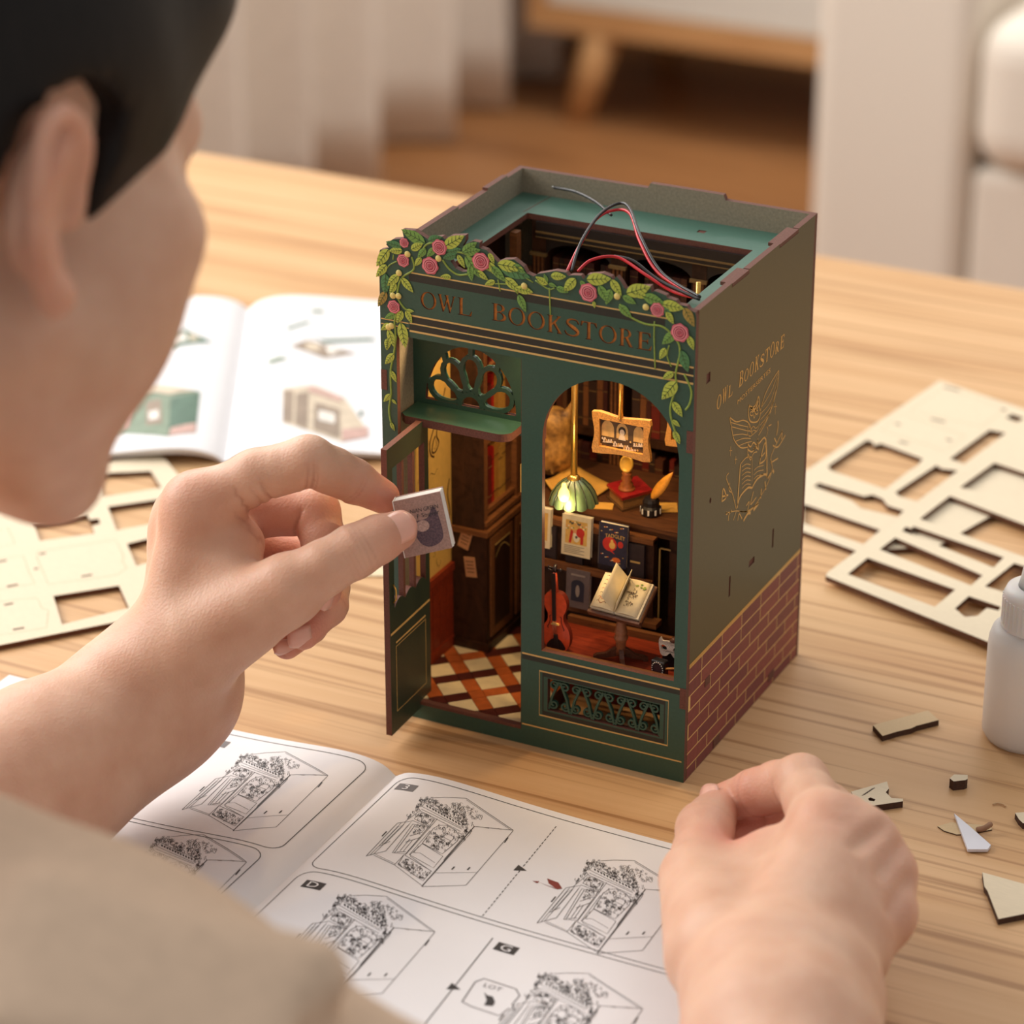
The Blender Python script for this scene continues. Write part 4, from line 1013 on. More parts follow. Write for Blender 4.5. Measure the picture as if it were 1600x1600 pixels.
MB().lathe([(3.6, 0), (3.4, .8), (2.4, 1.4), (2.8, 2.4), (1.8, 3.4), (2.4, 5), (1.7, 6.2), (2.2, 7.2), (1.4, 8.4)], 14).build('stem', WAX, cs)
T = Matrix.Translation((0, -0.6, 11.4)) @ Matrix.Rotation(math.radians(80), 4, 'X') @ Matrix.Diagonal((0.78, 1, 1, 1))
MB().lathe([(.2, -.5), (3.6, -.5), (3.9, 0), (3.6, .6), (3.0, .75), (2.8, .4), (.1, .35)], 22, T=T).build('oval_mirror', M('gold_mirror', (222, 172, 70), .35, .15, 300, metal=.3), cs)

# ink bottle with quill
c1 = on(1017, 800, 2, zt+1)
ib = thing('ink_bottle', 'black ink bottle with white markings and a gold quill in it', 'ink bottle', loc=(c1[0], c1[1], zt))
MB().lathe([(3.9, .05), (4.2, .8), (4.2, 3.2), (3.4, 4.2), (3.5, 6.0), (2.9, 7.2), (1.7, 7.5)], 12, smooth=False).build('bottle', BLACKM, ib)
for k in range(9):
    a = 2*math.pi*k/9; m = MB(); m.obox((4.25*math.cos(a), 4.25*math.sin(a), 2.2), (0.35*-math.sin(a), .35*math.cos(a), 0), (.12*math.cos(a), .12*math.sin(a), 0), (0, 0, 1.1)); m.build('marking', WPAPER, ib)
m = MB(); qa = np.array((.55, .1, .83)); qs = np.array((.80, -.35, -.5)); vs = []; fs = []
for k in range(9):
    t = k/8; w = 2.3*math.sin(math.pi*t**.8)**.8; base = np.array((0, -.3, 6.6))+qa*16*t
    vs += [base-qs*w, base+np.array((0, -.25, 0)), base+qs*w]
for k in range(8): fs += [(3*k, 3*k+3, 3*k+4, 3*k+1), (3*k+1, 3*k+4, 3*k+5, 3*k+2)]
m.add(vs, fs, 0, True); o = m.build('quill', M('quill_gold', (206, 140, 44), .5, .2, 500), ib); md = o.modifiers.new('t', 'SOLIDIFY'); md.thickness = .0003

# front-facing books on the display rack
def face_book(name, label, pxs, y, cov, edge, deco, grp):
    (tlx, tly), (trx, try_), (brx, bry), (blx, bly) = pxs
    TL, TR, BR_, BL = [on(a, c, 1, y) for a, c in pxs]
    x0, x1 = (TL[0]+BL[0])/2, (TR[0]+BR_[0])/2; z1, z0 = (TL[2]+TR[2])/2, (BL[2]+BR_[2])/2
    ln = 2.2
    t = thing(name, label, 'book', grp, loc=((x0+x1)/2, y, z0))
    wv, hv_ = (x1-x0)/2, z1-z0
    tilt = lambda u, v, l: (u*wv, -l+ln*v/hv_*0.55+0.0, v)
    def qbox(m, u0, u1, v0, v1, l0, l1, mi=0):
        vs = [tilt(u, v, l) for l in (l0, l1) for v in (v0, v1) for u in (u0, u1)]
        m.add(vs, [(0, 2, 3, 1), (4, 5, 7, 6), (0, 1, 5, 4), (2, 6, 7, 3), (0, 4, 6, 2), (1, 3, 7, 5)], mi)
    m = MB(); qbox(m, -1, 1, 0, hv_, 1.0, 1.3); m.build('cover', cov, t)
    m = MB(); qbox(m, -.95, .95, .15, hv_-.2, -.5, 1.0); m.build('pages', edge, t)
    m = MB(); qbox(m, -1, 1, 0, hv_, -.8, -.5); m.build('cover', cov, t)
    m = MB(); deco(m, lambda u, v, l: tilt(u, v*hv_, 1.32+l)); return t, m
REDP = M('print_red', (196, 48, 40), .5, .1, 500); YEL = M('print_yellow', (222, 178, 96), .5, .1, 500); CRM = M('print_cream', (232, 222, 196), .6, .04, 400)
NAVY = M('print_navy', (44, 42, 66), .5, .2, 600); PINKG = M('print_sage', (150, 150, 96), .6, .1, 400); GREYI = M('print_grey_ink', (96, 88, 80), .6, .1, 500)
cream = M('cream_cover', (228, 214, 184), .55, .06, 500)
def deco_a(m, f):
    m.poly([(-.75, .30), (.75, .30), (.75, .88), (-.75, .88)], f, 2, .03)
    m.poly(ell(.02, .5, .24, .15, 12), f, 1, .06); m.poly(ell(.28, .6, .30, .12, 12), f, 0, .08); m.poly([(-.5, .32), (-.34, .32), (-.2, .62), (-.38, .66)], f, 0, .08); m.poly([(.3, .32), (.5, .32), (.5, .58), (.32, .6)], f, 0, .07)
    m.poly(ell(-.1, .62, .13, .05, 10), f, 3, .09); m.poly(ell(.02, .48, .09, .035, 8), f, 4, .1)
    for k in range(22): m.poly(ell(-.7+1.4*((k*.618) % 1), .66+.20*((k*.41) % 1), .07, .02, 6), f, (1, 3, 5)[k % 3], .05)
    m.ribbon([(-.5, .82), (-.4, .84), (-.35, .80), (-.2, .82)], .05, f, 4, .1); m.ribbon([(.05, .82), (.2, .80), (.3, .83)], .05, f, 4, .1)
    for k in range(5): m.ribbon([(-.8, .24-.042*k), (.6-.3*(k % 2), .24-.042*k)], .012, f, 4, .05)
t, m = face_book('display_book', 'cream picture book with red figures facing out on the rack', [(881, 803), (926, 811), (922, 873), (877, 861)], 39.9, cream, CRM, deco_a, 'books on the display rack')
m.build('cover_print', [REDP, CRM, YEL, M('print_peach', (226, 160, 110), .5, .05), GREYI, PINKG], t)
def deco_b(m, f):
    m.poly(ell(-.2, .52, .5, .17, 18), f, 0, .04); m.poly(ell(-.02, .5, .22, .085, 12), f, 2, .07); m.poly(ell(.55, .55, .2, .08, 10), f, 0, .05); m.poly([(-.6, .5), (-.2, .36), (.2, .30), (-.1, .40)], f, 0, .05); m.poly(ell(-.05, .6, .1, .04, 8), f, 2, .08)
    m.poly(ell(.3, .17, .3, .06, 12), f, 3, .05)
    vs_, fs_ = text_mesh('TADGLET', 1.0); mx = max(v[0] for v in vs_)
    m.add([f(-.55+1.4*v[0]/mx, .66+v[1]*.13+.03*math.sin(3*v[0]/mx), .09) for v in vs_], fs_, 2)
    for k in range(26): m.poly(ell(-.8+1.6*((k*.618) % 1), .08+.22*((k*.37) % 1) if k % 2 else .8+.16*((k*.37) % 1), .055, .014, 5), f, (2, 3, 1)[k % 3], .07)
    m.ribbon([(-.95, .02), (-.95, .98)], .05, f, 4, .05)
t, m = face_book('display_book', 'navy book titled in cream capitals with a red figure on the rack', [(938, 817), (983, 823), (978, 887), (934, 878)], 39.9, NAVY, CRM, deco_b, 'books on the display rack')
m.build('cover_print', [REDP, CRM, YEL, M('print_orange', (220, 110, 44), .5, .1), GREYI], t)
def deco_c(m, f):
    m.poly([(-.7, .2), (.7, .2), (.7, .9), (-.7, .9)], f, 2, .03); m.poly(ell(0, .5, .4, .16, 12), f, 3, .05); m.poly(ell(.1, .72, .2, .07, 10), f, 5, .06)
    for k in range(4): m.ribbon([(-.6, .14-.03*k), (.5, .14-.03*k)], .012, f, 4, .05)
t, m = face_book('display_book', 'yellowed picture book half hidden by the window post on the rack', [(836, 792), (864, 797), (858, 855), (831, 850)], 39.9, cream, CRM, deco_c, 'books on the display rack')
m.build('cover_print', [REDP, CRM, YEL, M('print_peach', (226, 160, 110), .5, .05), GREYI, PINKG], t)
def deco_d(m, f):
    m.poly([(-.55, .18)]+[(-.55*math.cos(math.pi*k/10), .62+.12*math.sin(math.pi*k/10)) for k in range(11)]+[(.55, .18)], f, 0, .03); m.poly(ell(0, .45, .18, .16, 12), f, 1, .06); m.ribbon([(-.6, .86), (.6, .86)], .05, f, 1, .05)
t, m = face_book('display_book', 'dusky blue book with a dark arch on the lower rack step', [(887, 888), (924, 894), (920, 952), (884, 944)], 38.6, M('dusky_cover', (104, 92, 96), .6, .12, 500), CRM, deco_d, 'books on the display rack')
m.build('cover_print', [M('print_ink_blue', (36, 38, 60), .5, .1), M('print_silver', (150, 140, 136), .5, .1)], t)

# violin leaning in the window corner
vl = thing('violin', 'orange-red violin leaning in the corner of the shop window', 'violin', loc=(-60.5, 10, 40.5))
def vw(u, v, w):
    v = v if v < 24 else 24+(v-24)*0.62
    return (-0.115*v+u, 0.16*v+w-1, v*0.985+.2)
def vbody(s_): 
    L_ = [(0, 0.2), (3.6, .6), (5.4, 2.8), (6.1, 6), (5.6, 9.4), (4.4, 11.3), (3.5, 13.0), (3.5, 15.2), (4.3, 16.8), (5.0, 19), (4.7, 21.6), (3.2, 23.8), (1.0, 24.6)]
    q = L_+[(-x, y) for x, y in L_[::-1][:-1]]
    return [tuple(p) for p in smoothcurve([(a*s_, c) for a, c in q], 3, closed=True)]
VR = M('violin_varnish', (206, 76, 42), .32, .14, 500, coat=.4); VD = M('ebony', (38, 26, 26), .35, .1)
MB().panel([vbody(1)], 2.6, lambda u, v, w: vw(u, v, w), 0, 1, 0).build('body', [VR, M('violin_rib', (112, 40, 26), .4, .1)], vl)
vlr = lambda u, v, l: vw(u, v, -l)
m = MB(); m.add([vw(a*.5, v, w) for v, w in ((13, -.9), (24, -.6), (37.5, -.5)) for a in (-1.5, 1.5)], [(0, 2, 3, 1), (2, 4, 5, 3)], 0); o = m.build('fingerboard', VD, vl); md = o.modifiers.new('t', 'SOLIDIFY'); md.thickness = .0008
m = MB(); m.tube([vw(0, 24, 1), vw(0, 32, .9), vw(0, 38, .6)], [1.2, .95, .85], 8); m.build('neck', VR, vl)
m = MB(); m.tube([vw(0, 37.5, .6), vw(0, 40, .6), vw(0, 41.6, 1.2), vw(0, 41.2, 2.0)], [.9, .9, .8, .5], 8); m.build('scroll', VD, vl)
for k, s_ in ((38.3, -1), (39.6, 1), (38.9, 1), (40.1, -1)):
    m = MB(); m.tube([vw(0, k, .6), vw(s_*2.2, k+.3, .6), vw(s_*2.9, k+.4, .6)], [.25, .25, .6], 6); m.build('tuning_peg', VD, vl)
m = MB(); m.panel([[(-1.0, 1.5), (1.2, 1.5), (.9, 7.2), (-.7, 7.2)]], .6, lambda u, v, w: vw(u, v, w-.9), 0, 0, 0); m.build('tailpiece', VD, vl)
m = MB(); m.box(0, 0, 0, 0, 0, 0); m = MB(); m.panel([[(-1.7, 11.2), (1.7, 11.2), (1.4, 11.8), (-1.4, 11.8)]], 1.1, lambda u, v, w: vw(u, v, w-1.1), 0, 0, 0); m.build('bridge', YEL, vl)
for k in range(4):
    m = MB(); m.tube([vw(-.6+.4*k, 7, -1.0), vw(-.75+.5*k, 11.5, -1.3), vw(-.45+.3*k, 37.5, -.8)], .07, 5); m.build('string', M('string_steel', (190, 170, 140), .3, 0, metal=.8), vl)
for s_ in (-1, 1):
    m = MB(); m.ribbon([tuple(p) for p in smoothcurve([(s_*2.0, 14.6), (s_*2.6, 14.0), (s_*2.5, 12.4), (s_*3.1, 10.6), (s_*3.7, 9.6), (s_*3.3, 9.0)], 4)], .3, vlr, 0, .05); m.build('sound_hole', VD, vl)
m = MB(); m.poly([tuple(p) for p in smoothcurve([(-4.4, 1.2), (-2.6, 4.2), (0, 5.4), (2.4, 4.4), (4.0, 1.4), (0, .6)], 4, closed=True)], vlr, 0, .12); m.build('chin_rest', VD, vl)

# reading stand with open book
st = thing('reading_stand', 'dark carved wooden reading stand on splayed feet in the shop window', 'book stand', loc=(-34.5, 14, 40.5))
CARV = M('carved_dark_wood', (92, 54, 36), .42, .25, 700, bump=.3, bscale=1800); CARVL = M('turned_wood', (150, 96, 62), .4, .2, 600)
def ST(name, mb, mat): o = mb.build(name, mat, st); return o
ST('column', MB().lathe([(2.2, 3), (1.9, 6), (2.2, 8.5), (2.8, 9.6), (2.9, 10.4), (2.2, 11.4), (2.7, 12.4), (2.4, 13.4), (1.9, 16.5), (1.8, 19), (2.4, 20.6), (2.7, 21.6), (2.0, 22.8), (2.6, 24.6)], 18), CARVL)
for a in (25, 115, 205, 295):
    a = math.radians(a); d = np.array((math.cos(a), math.sin(a)*.8, 0)); s_ = np.array((-math.sin(a), math.cos(a), 0))
    m = MB(); P = [(0.6, 6.4), (3.0, 5.2), (6.0, 3.0), (9.8, 2.4), (11.4, 1.4), (11.2, .05), (9.6, .05), (8.4, 1.0), (5.0, 1.2), (.6, 2.2)]
    m.panel([P], 1.8, lambda u, v, w: tuple(d*u+s_*(w-.9)+np.array((0, 0, v))), 0, 0, 0); ST('foot', m, CARV)
tiltm = Matrix.Translation((0.2, 1.0, 27.0)) @ Matrix.Rotation(math.radians(-4), 4, 'Z') @ Matrix.Rotation(math.radians(38), 4, 'X')
m = MB(); m.box(-11.8, 11.8, -8.6, 8.6, -1.6, 0, T=tiltm); bevel(ST('book_rest', m, CARV), .4)
m = MB(); m.box(-11.8, 11.8, -9.8, -8.4, -1.6, 1.4, T=tiltm); bevel(ST('rest_lip', m, CARV), .3)
T2 = Matrix.Translation((-34.5, 14, 40.5)) @ tiltm
ob_ = thing('open_book', 'open cream book with fanned pages lying on the reading stand', 'book', loc=tuple(T2 @ Vector((0, 0, 0))))
IT = Matrix.Translation(-(T2 @ Vector((0, 0, 0)))) @ T2
def pg(name, f, n, mat, th=.25):
    m = MB(); vs = []; fs = []
    for i in range(n+1):
        for v in (-7.6, 7.8): q = f(i/n); vs.append(IT @ Vector((q[0], v+q[2], q[1])))
    for i in range(n): fs.append((2*i, 2*i+2, 2*i+3, 2*i+1))
    m.add(vs, fs, 0, True); o = m.build(name, mat, ob_); md = o.modifiers.new('t', 'SOLIDIFY'); md.thickness = th*MM; return o
m = MB(); m.box(-10.6, -0.2, -8, 8, .1, 2.6, T=IT); m.box(.2, 11.0, -8, 8, .1, 2.4, T=IT); m.build('page_block', M('page_edge_grey', (206, 194, 168), .7, .1, 1200), ob_)
m = MB(); m.box(-11, 11.6, -8.3, 8.3, 0, .35, T=IT); m.build('cover', MWOOD, ob_)
pl_ = pg('page', lambda t: (-.1-10.4*t, 2.7+.9*math.sin(math.pi*t), 0), 6, PAPER)
pr_ = pg('page', lambda t: (.3+9.8*t, 2.6+1.0*math.sin(math.pi*t), 0), 6, PAPER)
pg('page', lambda t: (-.1-3.6*t, 2.8+8.4*t, 1.6*t), 6, PAPER); pg('page', lambda t: (.2+2.4*t, 2.8+6.2*t, 1.4*t), 6, PAPER)
def pgl(u, v, l): return tuple(IT @ Vector((u, v, 3.0+.9*math.sin(math.pi*min(1, abs(u)/10.2))+l)))
m = MB()
for k in range(7):
    y_ = 6-1.9*k; m.ribbon(smoothcurve([(-9.2, y_), (-8.0, y_+.7), (-6.6, y_-.5), (-5.2, y_+.5), (-4.2, y_)], 3), .22, pgl, k % 2, .02)
m.ribbon(ell(-6.5, -4.2, 1.4, 1.4, 12), .2, pgl, 1, .02, closed=True)
m.build('page_drawing', [INK, M('print_rust', (180, 110, 70), .6, .1)], ob_)
m = MB()
for k in range(26): cx, cy = 3.2+3.6*rng.random(), -5+9*rng.random(); m.ribbon([(cx, cy), (cx+rng.normal(0, .8), cy+rng.normal(0, .8)), (cx+rng.normal(0, .8), cy+rng.normal(0, .8))], .22, pgl, 0, .02)
for k in range(8): cx, cy = 4.5+4.5*rng.random(), 4.4+2.4*rng.random(); m.ribbon([(cx, cy), (cx+.8, cy+.4)], .5, pgl, 1, .02)
m.build('page_drawing', [INK, M('print_leaf_green', (150, 170, 60), .6, .1)], ob_)

# masquerade mask and jewelled box
mk = thing('masquerade_mask', 'white glittering mask with dark eye holes beside the window edge', 'mask', loc=(-13.2, 14, 40.5))
mkp = [tuple(p) for p in smoothcurve([(-5.2, 8), (-5.6, 11.5), (-4.6, 13.6), (-3.6, 12.4), (-1, 13), (1.0, 12.4), (3.6, 12.8), (5.2, 11.4), (5.6, 8), (4, 5.8), (1.6, 6.2), (.2, 8), (-1.6, 6.4), (-4, 6)], 3, closed=True)]
GLIT = M('glitter_white', (226, 216, 206), .4, .25, 2600, bump=.8, bscale=4200)
mb_ = MB(); mb_.panel([mkp, ell(-2.9, 9.6, 1.5, 1.2, 14), ell(2.7, 9.6, 1.5, 1.2, 14)], .9, lambda u, v, w: (u, w-.06*u*u*0+.05*u*u, v), 0, 0, 0); mb_.build('mask_face', GLIT, mk)
MB().box(-4, 4, 1.8, 2.6, .05, 9).build('mask_prop', BLACKM, mk)
m = MB(); m.lathe([(.3, 0), (1.6, .3), (1.8, 1.2), (.6, 2)], 10, c=(1, 1.2, 12.6)); m.build('mask_tuft', CARV, mk)
jb = thing('jewelled_box', 'small dark box edged with white beads in front of the mask', 'box', loc=(-15.2, 8.4, 40.5), rz=math.radians(-8))
bevel(MB().box(-3.2, 3.2, -1.5, 2.2, .02, 7.2).build('casket', BLACKM, jb), .8, 3)
MB().add([(x, -1.56, z) for x, z in ell(0, 3.7, 1.9, 2.2, 14)], [tuple(range(14))], 0).build('velvet_inset', M('dark_red_velvet', (58, 22, 26), .8, .1), jb)
for k in range(18):
    a = 2*math.pi*k/18; m = MB(); m.lathe([(.05, 0), (.28, .08), (.28, .3), (.05, .4)], 6, T=Matrix.Translation((2.5*math.cos(a), -1.35, 3.7+2.9*math.sin(a))) @ Matrix.Rotation(math.pi/2, 4, 'X')); m.build('bead', GLIT, jb)
m = MB(); m.tube([(2.8, -.4, 4.2), (5.0, -.6, 5.0), (7.4, -.2, 5.6)], .45, 8); m.build('clasp_rod', GILT, jb)

# the tiny book held between thumb and finger
hb_d = LDEP = 1.150
TLb, TRb, BLb = at(614, 784, hb_d-.0012), at(687, 768, hb_d-.0005), at(643, 870, hb_d-.0012)
ex = (TRb-TLb); wl = np.linalg.norm(ex); ex /= wl; ey = BLb-TLb; ey -= ex*(ey@ex); hl = np.linalg.norm(ey); ey /= hl; ez = np.cross(ex, ey)
if ez@FW < 0: ez = -ez
hb = thing('tiny_book', 'tiny pink-brown printed book pinched between thumb and first finger', 'book', loc=tuple(TLb))
def hbx(u, v, w): return tuple(ex*u+ey*v+ez*w+(-ey*0.35+ex*0.30)*w)
def hbox(m, u0, u1, v0, v1, w0, w1, mi=0):
    vs = [hbx(u, v, w) for w in (w0, w1) for v in (v0, v1) for u in (u0, u1)]
    m.add(vs, [(0, 2, 3, 1), (4, 5, 7, 6), (0, 1, 5, 4), (2, 6, 7, 3), (0, 4, 6, 2), (1, 3, 7, 5)], mi)
CV = M('cover_dusty_pink', (168, 134, 122), .6, .18, 1300)
m = MB(); hbox(m, 0, wl, 0, hl, 0, .35); m.build('cover', CV, hb)
m = MB(); hbox(m, .25, wl-.2, .15, hl-.15, .35, 4.4); m.build('page_block', WPAPER, hb)
for k in range(4):
    m = MB(); hbox(m, .3, wl+.2+.15*(k % 2), .05, hl+.1*(k % 3), .9+.9*k, 1.1+.9*k); m.build('page_leaf', WPAPER, hb)
m = MB(); hbox(m, 0, wl+.3, -.1, hl, 4.4, 4.8); m.build('cover', CV, hb)
m = MB(); hbox(m, -.35, 0, 0, hl, 0, 4.8); m.build('spine', WPAPER, hb)
hp_ = lambda u, v, l: hbx(u, v, -l)
m = MB(); m.poly([tuple(p) for p in smoothcurve([(wl*.28, hl*.50), (wl*.36, hl*.42), (wl*.62, hl*.40), (wl*.80, hl*.22), (wl*.88, hl*.5), (wl*.86, hl*.8), (wl*.6, hl*.90), (wl*.38, hl*.80)], 5, closed=True)], hp_, 0, .03); m.poly(ell(wl*.5, hl*.52, wl*.14, hl*.10, 18), hp_, 1, .05)
for txt, v_, sz, u_ in (('NIAN GREEN', .27, 2.2, .30), ('F Souvor', .37, 2.3, .42)):
    vs_, fs_ = text_mesh(txt, sz); mx = max(v[0] for v in vs_)
    m.add([hp_(wl*u_+v[0]/mx*wl*(.90-u_), hl*v_-v[1], .09) for v in vs_], fs_, 2)
m.build('cover_print', [M('print_plum', (112, 86, 92), .6, .5, 1500, rgb2=(70, 52, 64)), M('print_pale_pink', (186, 152, 140), .6, .3, 1500), BLACKM], hb)
# ================================================================== booklets, die-cut sheets, scraps, glue bottle
PAGE = M('booklet_page', (230, 229, 232), 0.55, 0.01, 60)
PINK_ = M('booklet_ink', (84, 80, 82), 0.6, 0.05); PDARK = M('booklet_black', (48, 44, 46), 0.6, 0.05)
def page_z(s, hump, base=1.4):
    s = abs(s); q = s/hump[1]
    return base+hump[0]*q*math.exp(1-q)-base*0.8*math.exp(-(s/3.0)**2)
class Booklet:
    def __init__(s, name, label, gut, rz, wl, wr, top, bot, humpL, humpR, group=None):
        s.root = thing(name, label, 'booklet', group, loc=(gut[0], gut[1], 0), rz=rz)
        s.hL, s.hR = humpL, humpR; s.wl, s.wr, s.top, s.bot = wl, wr, top, bot
        s.pages = {}
        for nm, sg, w, h in (('left', -1, wl, humpL), ('right', 1, wr, humpR)):
            n = 40; us = [sg*w*(k/n)**1.5 for k in range(n+1)]; vs = []; fs = []
            for u in us:
                z = page_z(u, h)
                for v in (bot, top): vs += [(u, v, z), (u, v, 0.15+0.75*max(0, z-1.4))]
            for k in range(n):
                a = 4*k; c = a+4
                fs += [(a, c, c+2, a+2), (a+1, a+3, c+3, c+1), (a, a+1, c+1, c), (a+2, c+2, c+3, a+3)]
            e = 4*n; fs += [(e, e+1, e+3, e+2), (0, 2, 3, 1)]
            if sg < 0: fs = [f[::-1] for f in fs]
            m = MB(); m.add(vs, fs, 0, True); s.pages[sg] = m.build('page_stack', PAGE, s.root)
            md = s.pages[sg].modifiers.new('es', 'EDGE_SPLIT'); md.split_angle = 0.6
    def P(s, u, v, l): return (u, v, page_z(u, s.hL if u < 0 else s.hR)+l)
    def ink(s, name, lines, side, mats):
        m = MB()
        for it in lines:
            pts, w = it[0], it[1]; mi = it[2] if len(it) > 2 else 0
            q = [np.array(pts[0], float)]
            for p in pts[1:]:
                p = np.array(p, float); d = np.linalg.norm(p-q[-1]); k = max(1, int(d/3.0)); a = q[-1]
                q += [a+(p-a)*i/k for i in range(1, k+1)]
            m.ribbon(q, w, s.P, mi, 0.10)
        return m.build(name, mats, s.pages[side])
    def fill(s, name, polys, side, mats):
        m = MB()
        for k_, (pts, mi) in enumerate(polys):
            u0, u1 = min(p[0] for p in pts), max(p[0] for p in pts); n = max(1, int((u1-u0)/2.5)); du_ = (u1-u0)/n
            for i in range(n):
                q = clip([tuple(p) for p in pts], u0+i*du_, u0+(i+1)*du_, -999, 999)
                if len(q) >= 3: m.poly(q, s.P, mi, 0.10+0.05*k_)
        return m.build(name, mats, s.pages[side])

bkF = Booklet('instruction_booklet', 'open white booklet of line drawings under the hands', (-104.5, -46.5), 0.0, 186, 186, 0, -232, (4.6, 20), (3.4, 22))
GX, GY = -104.5, -46.5
def bl(px, py, z=2.0): p = on(px, py, 2, z); return (p[0]-GX, p[1]-GY)
def dz(x, y): return bl(550+x/2.909, 1180+y/2.909)
# the line drawing of the model, traced once in page units
def T4(x, y): return bl(565+x/4.368, 1240+y/4.368)
D0 = [([(495, 72), (580, 66), (715, 68), (1035, 265)], .28), ([(715, 78), (1015, 262)], .2), ([(770, 250), (1035, 265)], .3), ([(1035, 268), (712, 640), (410, 660)], .28), ([(790, 552), (500, 566)], .22),
      ([(770, 250), (412, 658)], .5), ([(745, 295), (420, 650)], .22), ([(432, 105), (690, 235), (680, 262), (415, 132), (432, 105)], .22), ([(410, 150), (685, 272)], .22), ([(400, 162), (675, 287)], .22),
      ([(360, 215), (395, 175), (440, 178), (495, 205), (465, 265), (360, 215)], .22), ([(345, 225), (470, 272)], .22), ([(405, 155), (290, 240)], .22), ([(32, 470), (245, 245), (345, 230), (165, 435), (32, 470)], .3), ([(60, 462), (270, 245)], .22),
      ([(85, 455), (300, 240)], .22), ([(140, 385), (250, 270), (290, 255), (165, 380), (140, 385)], .2), ([(120, 402), (195, 370)], .3), ([(140, 335), (172, 302)], .7), ([(210, 445), (350, 250), (455, 270), (300, 450), (210, 445)], .25), ([(225, 445), (365, 258)], .3),
      ([(330, 330), (420, 300)], .3), ([(300, 372), (400, 338)], .3), ([(262, 432), (330, 350)], .25), ([(285, 434), (350, 355)], .25), ([(240, 440), (300, 435)], .4), ([(518, 210), (300, 455)], .25), ([(470, 290), (325, 455)], .22), ([(500, 215), (440, 285)], .2),
      ([(415, 375), (490, 275), (530, 252), (580, 250), (640, 280), (665, 315), (655, 350), (550, 440), (415, 375)], .28), ([(540, 340), (580, 305), (635, 325), (595, 375), (540, 340)], .28), ([(560, 330), (610, 352)], .2), ([(390, 395), (355, 440)], .2),
      ([(415, 378), (555, 455), (490, 535), (330, 455), (415, 378)], .24), ([(355, 440), (400, 440), (500, 500)], .2), ([(330, 462), (480, 560)], .22), ([(290, 455), (475, 555), (420, 622), (250, 520), (290, 455)], .26), ([(85, 465), (225, 525), (415, 655)], .26),
      ([(95, 458), (230, 518)], .2), ([(225, 525), (290, 455)], .24), ([(615, 540), (635, 520)], .75), ([(722, 538), (740, 520)], .75), ([(975, 350), (1000, 315)], .6), ([(840, 254), (870, 258)], .5), ([(930, 258), (955, 262)], .5), ([(690, 330), (560, 480)], .3)]
rr0 = random.Random(3)
def inpoly(x, y, q):
    r_ = False
    for i in range(len(q)):
        (x0, y0), (x1, y1) = q[i-1], q[i]
        if (y0 > y) != (y1 > y) and x < (x1-x0)*(y-y0)/(y1-y0)+x0: r_ = not r_
    return r_
def scribble(poly, n, sz, w, skip=None):
    xs = [p[0] for p in poly]; ys = [p[1] for p in poly]; k = 0; tr = 0
    while k < n and tr < n*20:
        tr += 1; x, y = rr0.uniform(min(xs), max(xs)), rr0.uniform(min(ys), max(ys))
        if not inpoly(x, y, poly) or (skip and inpoly(x, y, skip)): continue
        a = rr0.random()*6.3; pts = [(x, y)]
        for q in range(3): a += rr0.uniform(1.0, 2.2); pts.append((pts[-1][0]+sz*math.cos(a), pts[-1][1]+sz*math.sin(a)))
        D0.append((pts, w)); k += 1
scribble([(360, 150), (400, 85), (450, 68), (500, 75), (560, 105), (580, 130), (640, 145), (690, 175), (770, 245), (735, 300), (700, 340), (665, 330), (695, 250), (670, 225), (432, 103), (395, 155), (330, 210), (300, 240), (320, 190)], 210, 11, .24)
scribble([(365, 213), (395, 178), (440, 182), (490, 206), (465, 262)], 34, 12, .24); scribble([(380, 252), (440, 262), (400, 322), (340, 322)], 22, 11, .22)
scribble([(420, 374), (492, 280), (530, 258), (580, 256), (635, 284), (658, 318), (648, 350), (550, 434)], 90, 12, .24, [(540, 340), (580, 305), (635, 325), (595, 375)])
scribble([(290, 478), (455, 568), (412, 614), (256, 522)], 70, 11, .26); scribble([(600, 110), (650, 105), (740, 125), (800, 160), (830, 205), (760, 195), (700, 160), (640, 140)], 55, 12, .2)
for k in range(12): x, y = 445+19.5*k, 122+9.8*k; D0.append(([(x, y), (x+7, y+14)], .55)); D0.append(([(x+8, y+3), (x+4, y+14)], .3))
D0 = [([T4(*p) for p in it[0]], it[1]) for it in D0]
c_ref = dz(400, 420)
def drawing(cx, cy, side, sc=1.0):
    bkF.ink('printed_drawing', [([(cx+(p[0]-c_ref[0])*sc, cy+(p[1]-c_ref[1])*sc) for p in pts], w*.8) for pts, w in D0], side, [PDARK])
c2 = c_ref; c1 = bl(100+870/2.909, 1100+430/2.909); c3 = dz(1180, 690); c4 = bl(100+1330/2.909, 1100+1120/2.909); c5 = dz(960, 1230); c6 = bl(100+480/2.909, 1100+830/2.909)
drawing(*c2, 1); drawing(*c1, -1); drawing(*c3, 1); drawing(*c4, 1); drawing(*c5, 1); drawing(*c6, -1)
def rrect(u0, u1, v0, v1, r):
    return arc(u1-r, v1-r, r, r, 0, 90, 6)+arc(u0+r, v1-r, r, r, 90, 180, 6)+arc(u0+r, v0+r, r, r, 180, 270, 6)+arc(u1-r, v0+r, r, r, 270, 360, 6)
def frame(u0, u1, v0, v1, side, w=.35, r=6):
    q = rrect(u0, u1, v0, v1, r); bkF.ink('printed_frame', [(q+[q[0]], w)], side, [PDARK])
vrow = dz(700, 780)[1]
frame(5, 180, vrow+1.3, -4, 1); frame(5, 180, vrow-75, vrow-1.3, 1)
vl_ = bl(100+700/2.909, 1100+640/2.909)[1]
frame(-180, -9, vl_+1.3, -4, -1); frame(-180, -12, vl_-75, vl_-1.3, -1)
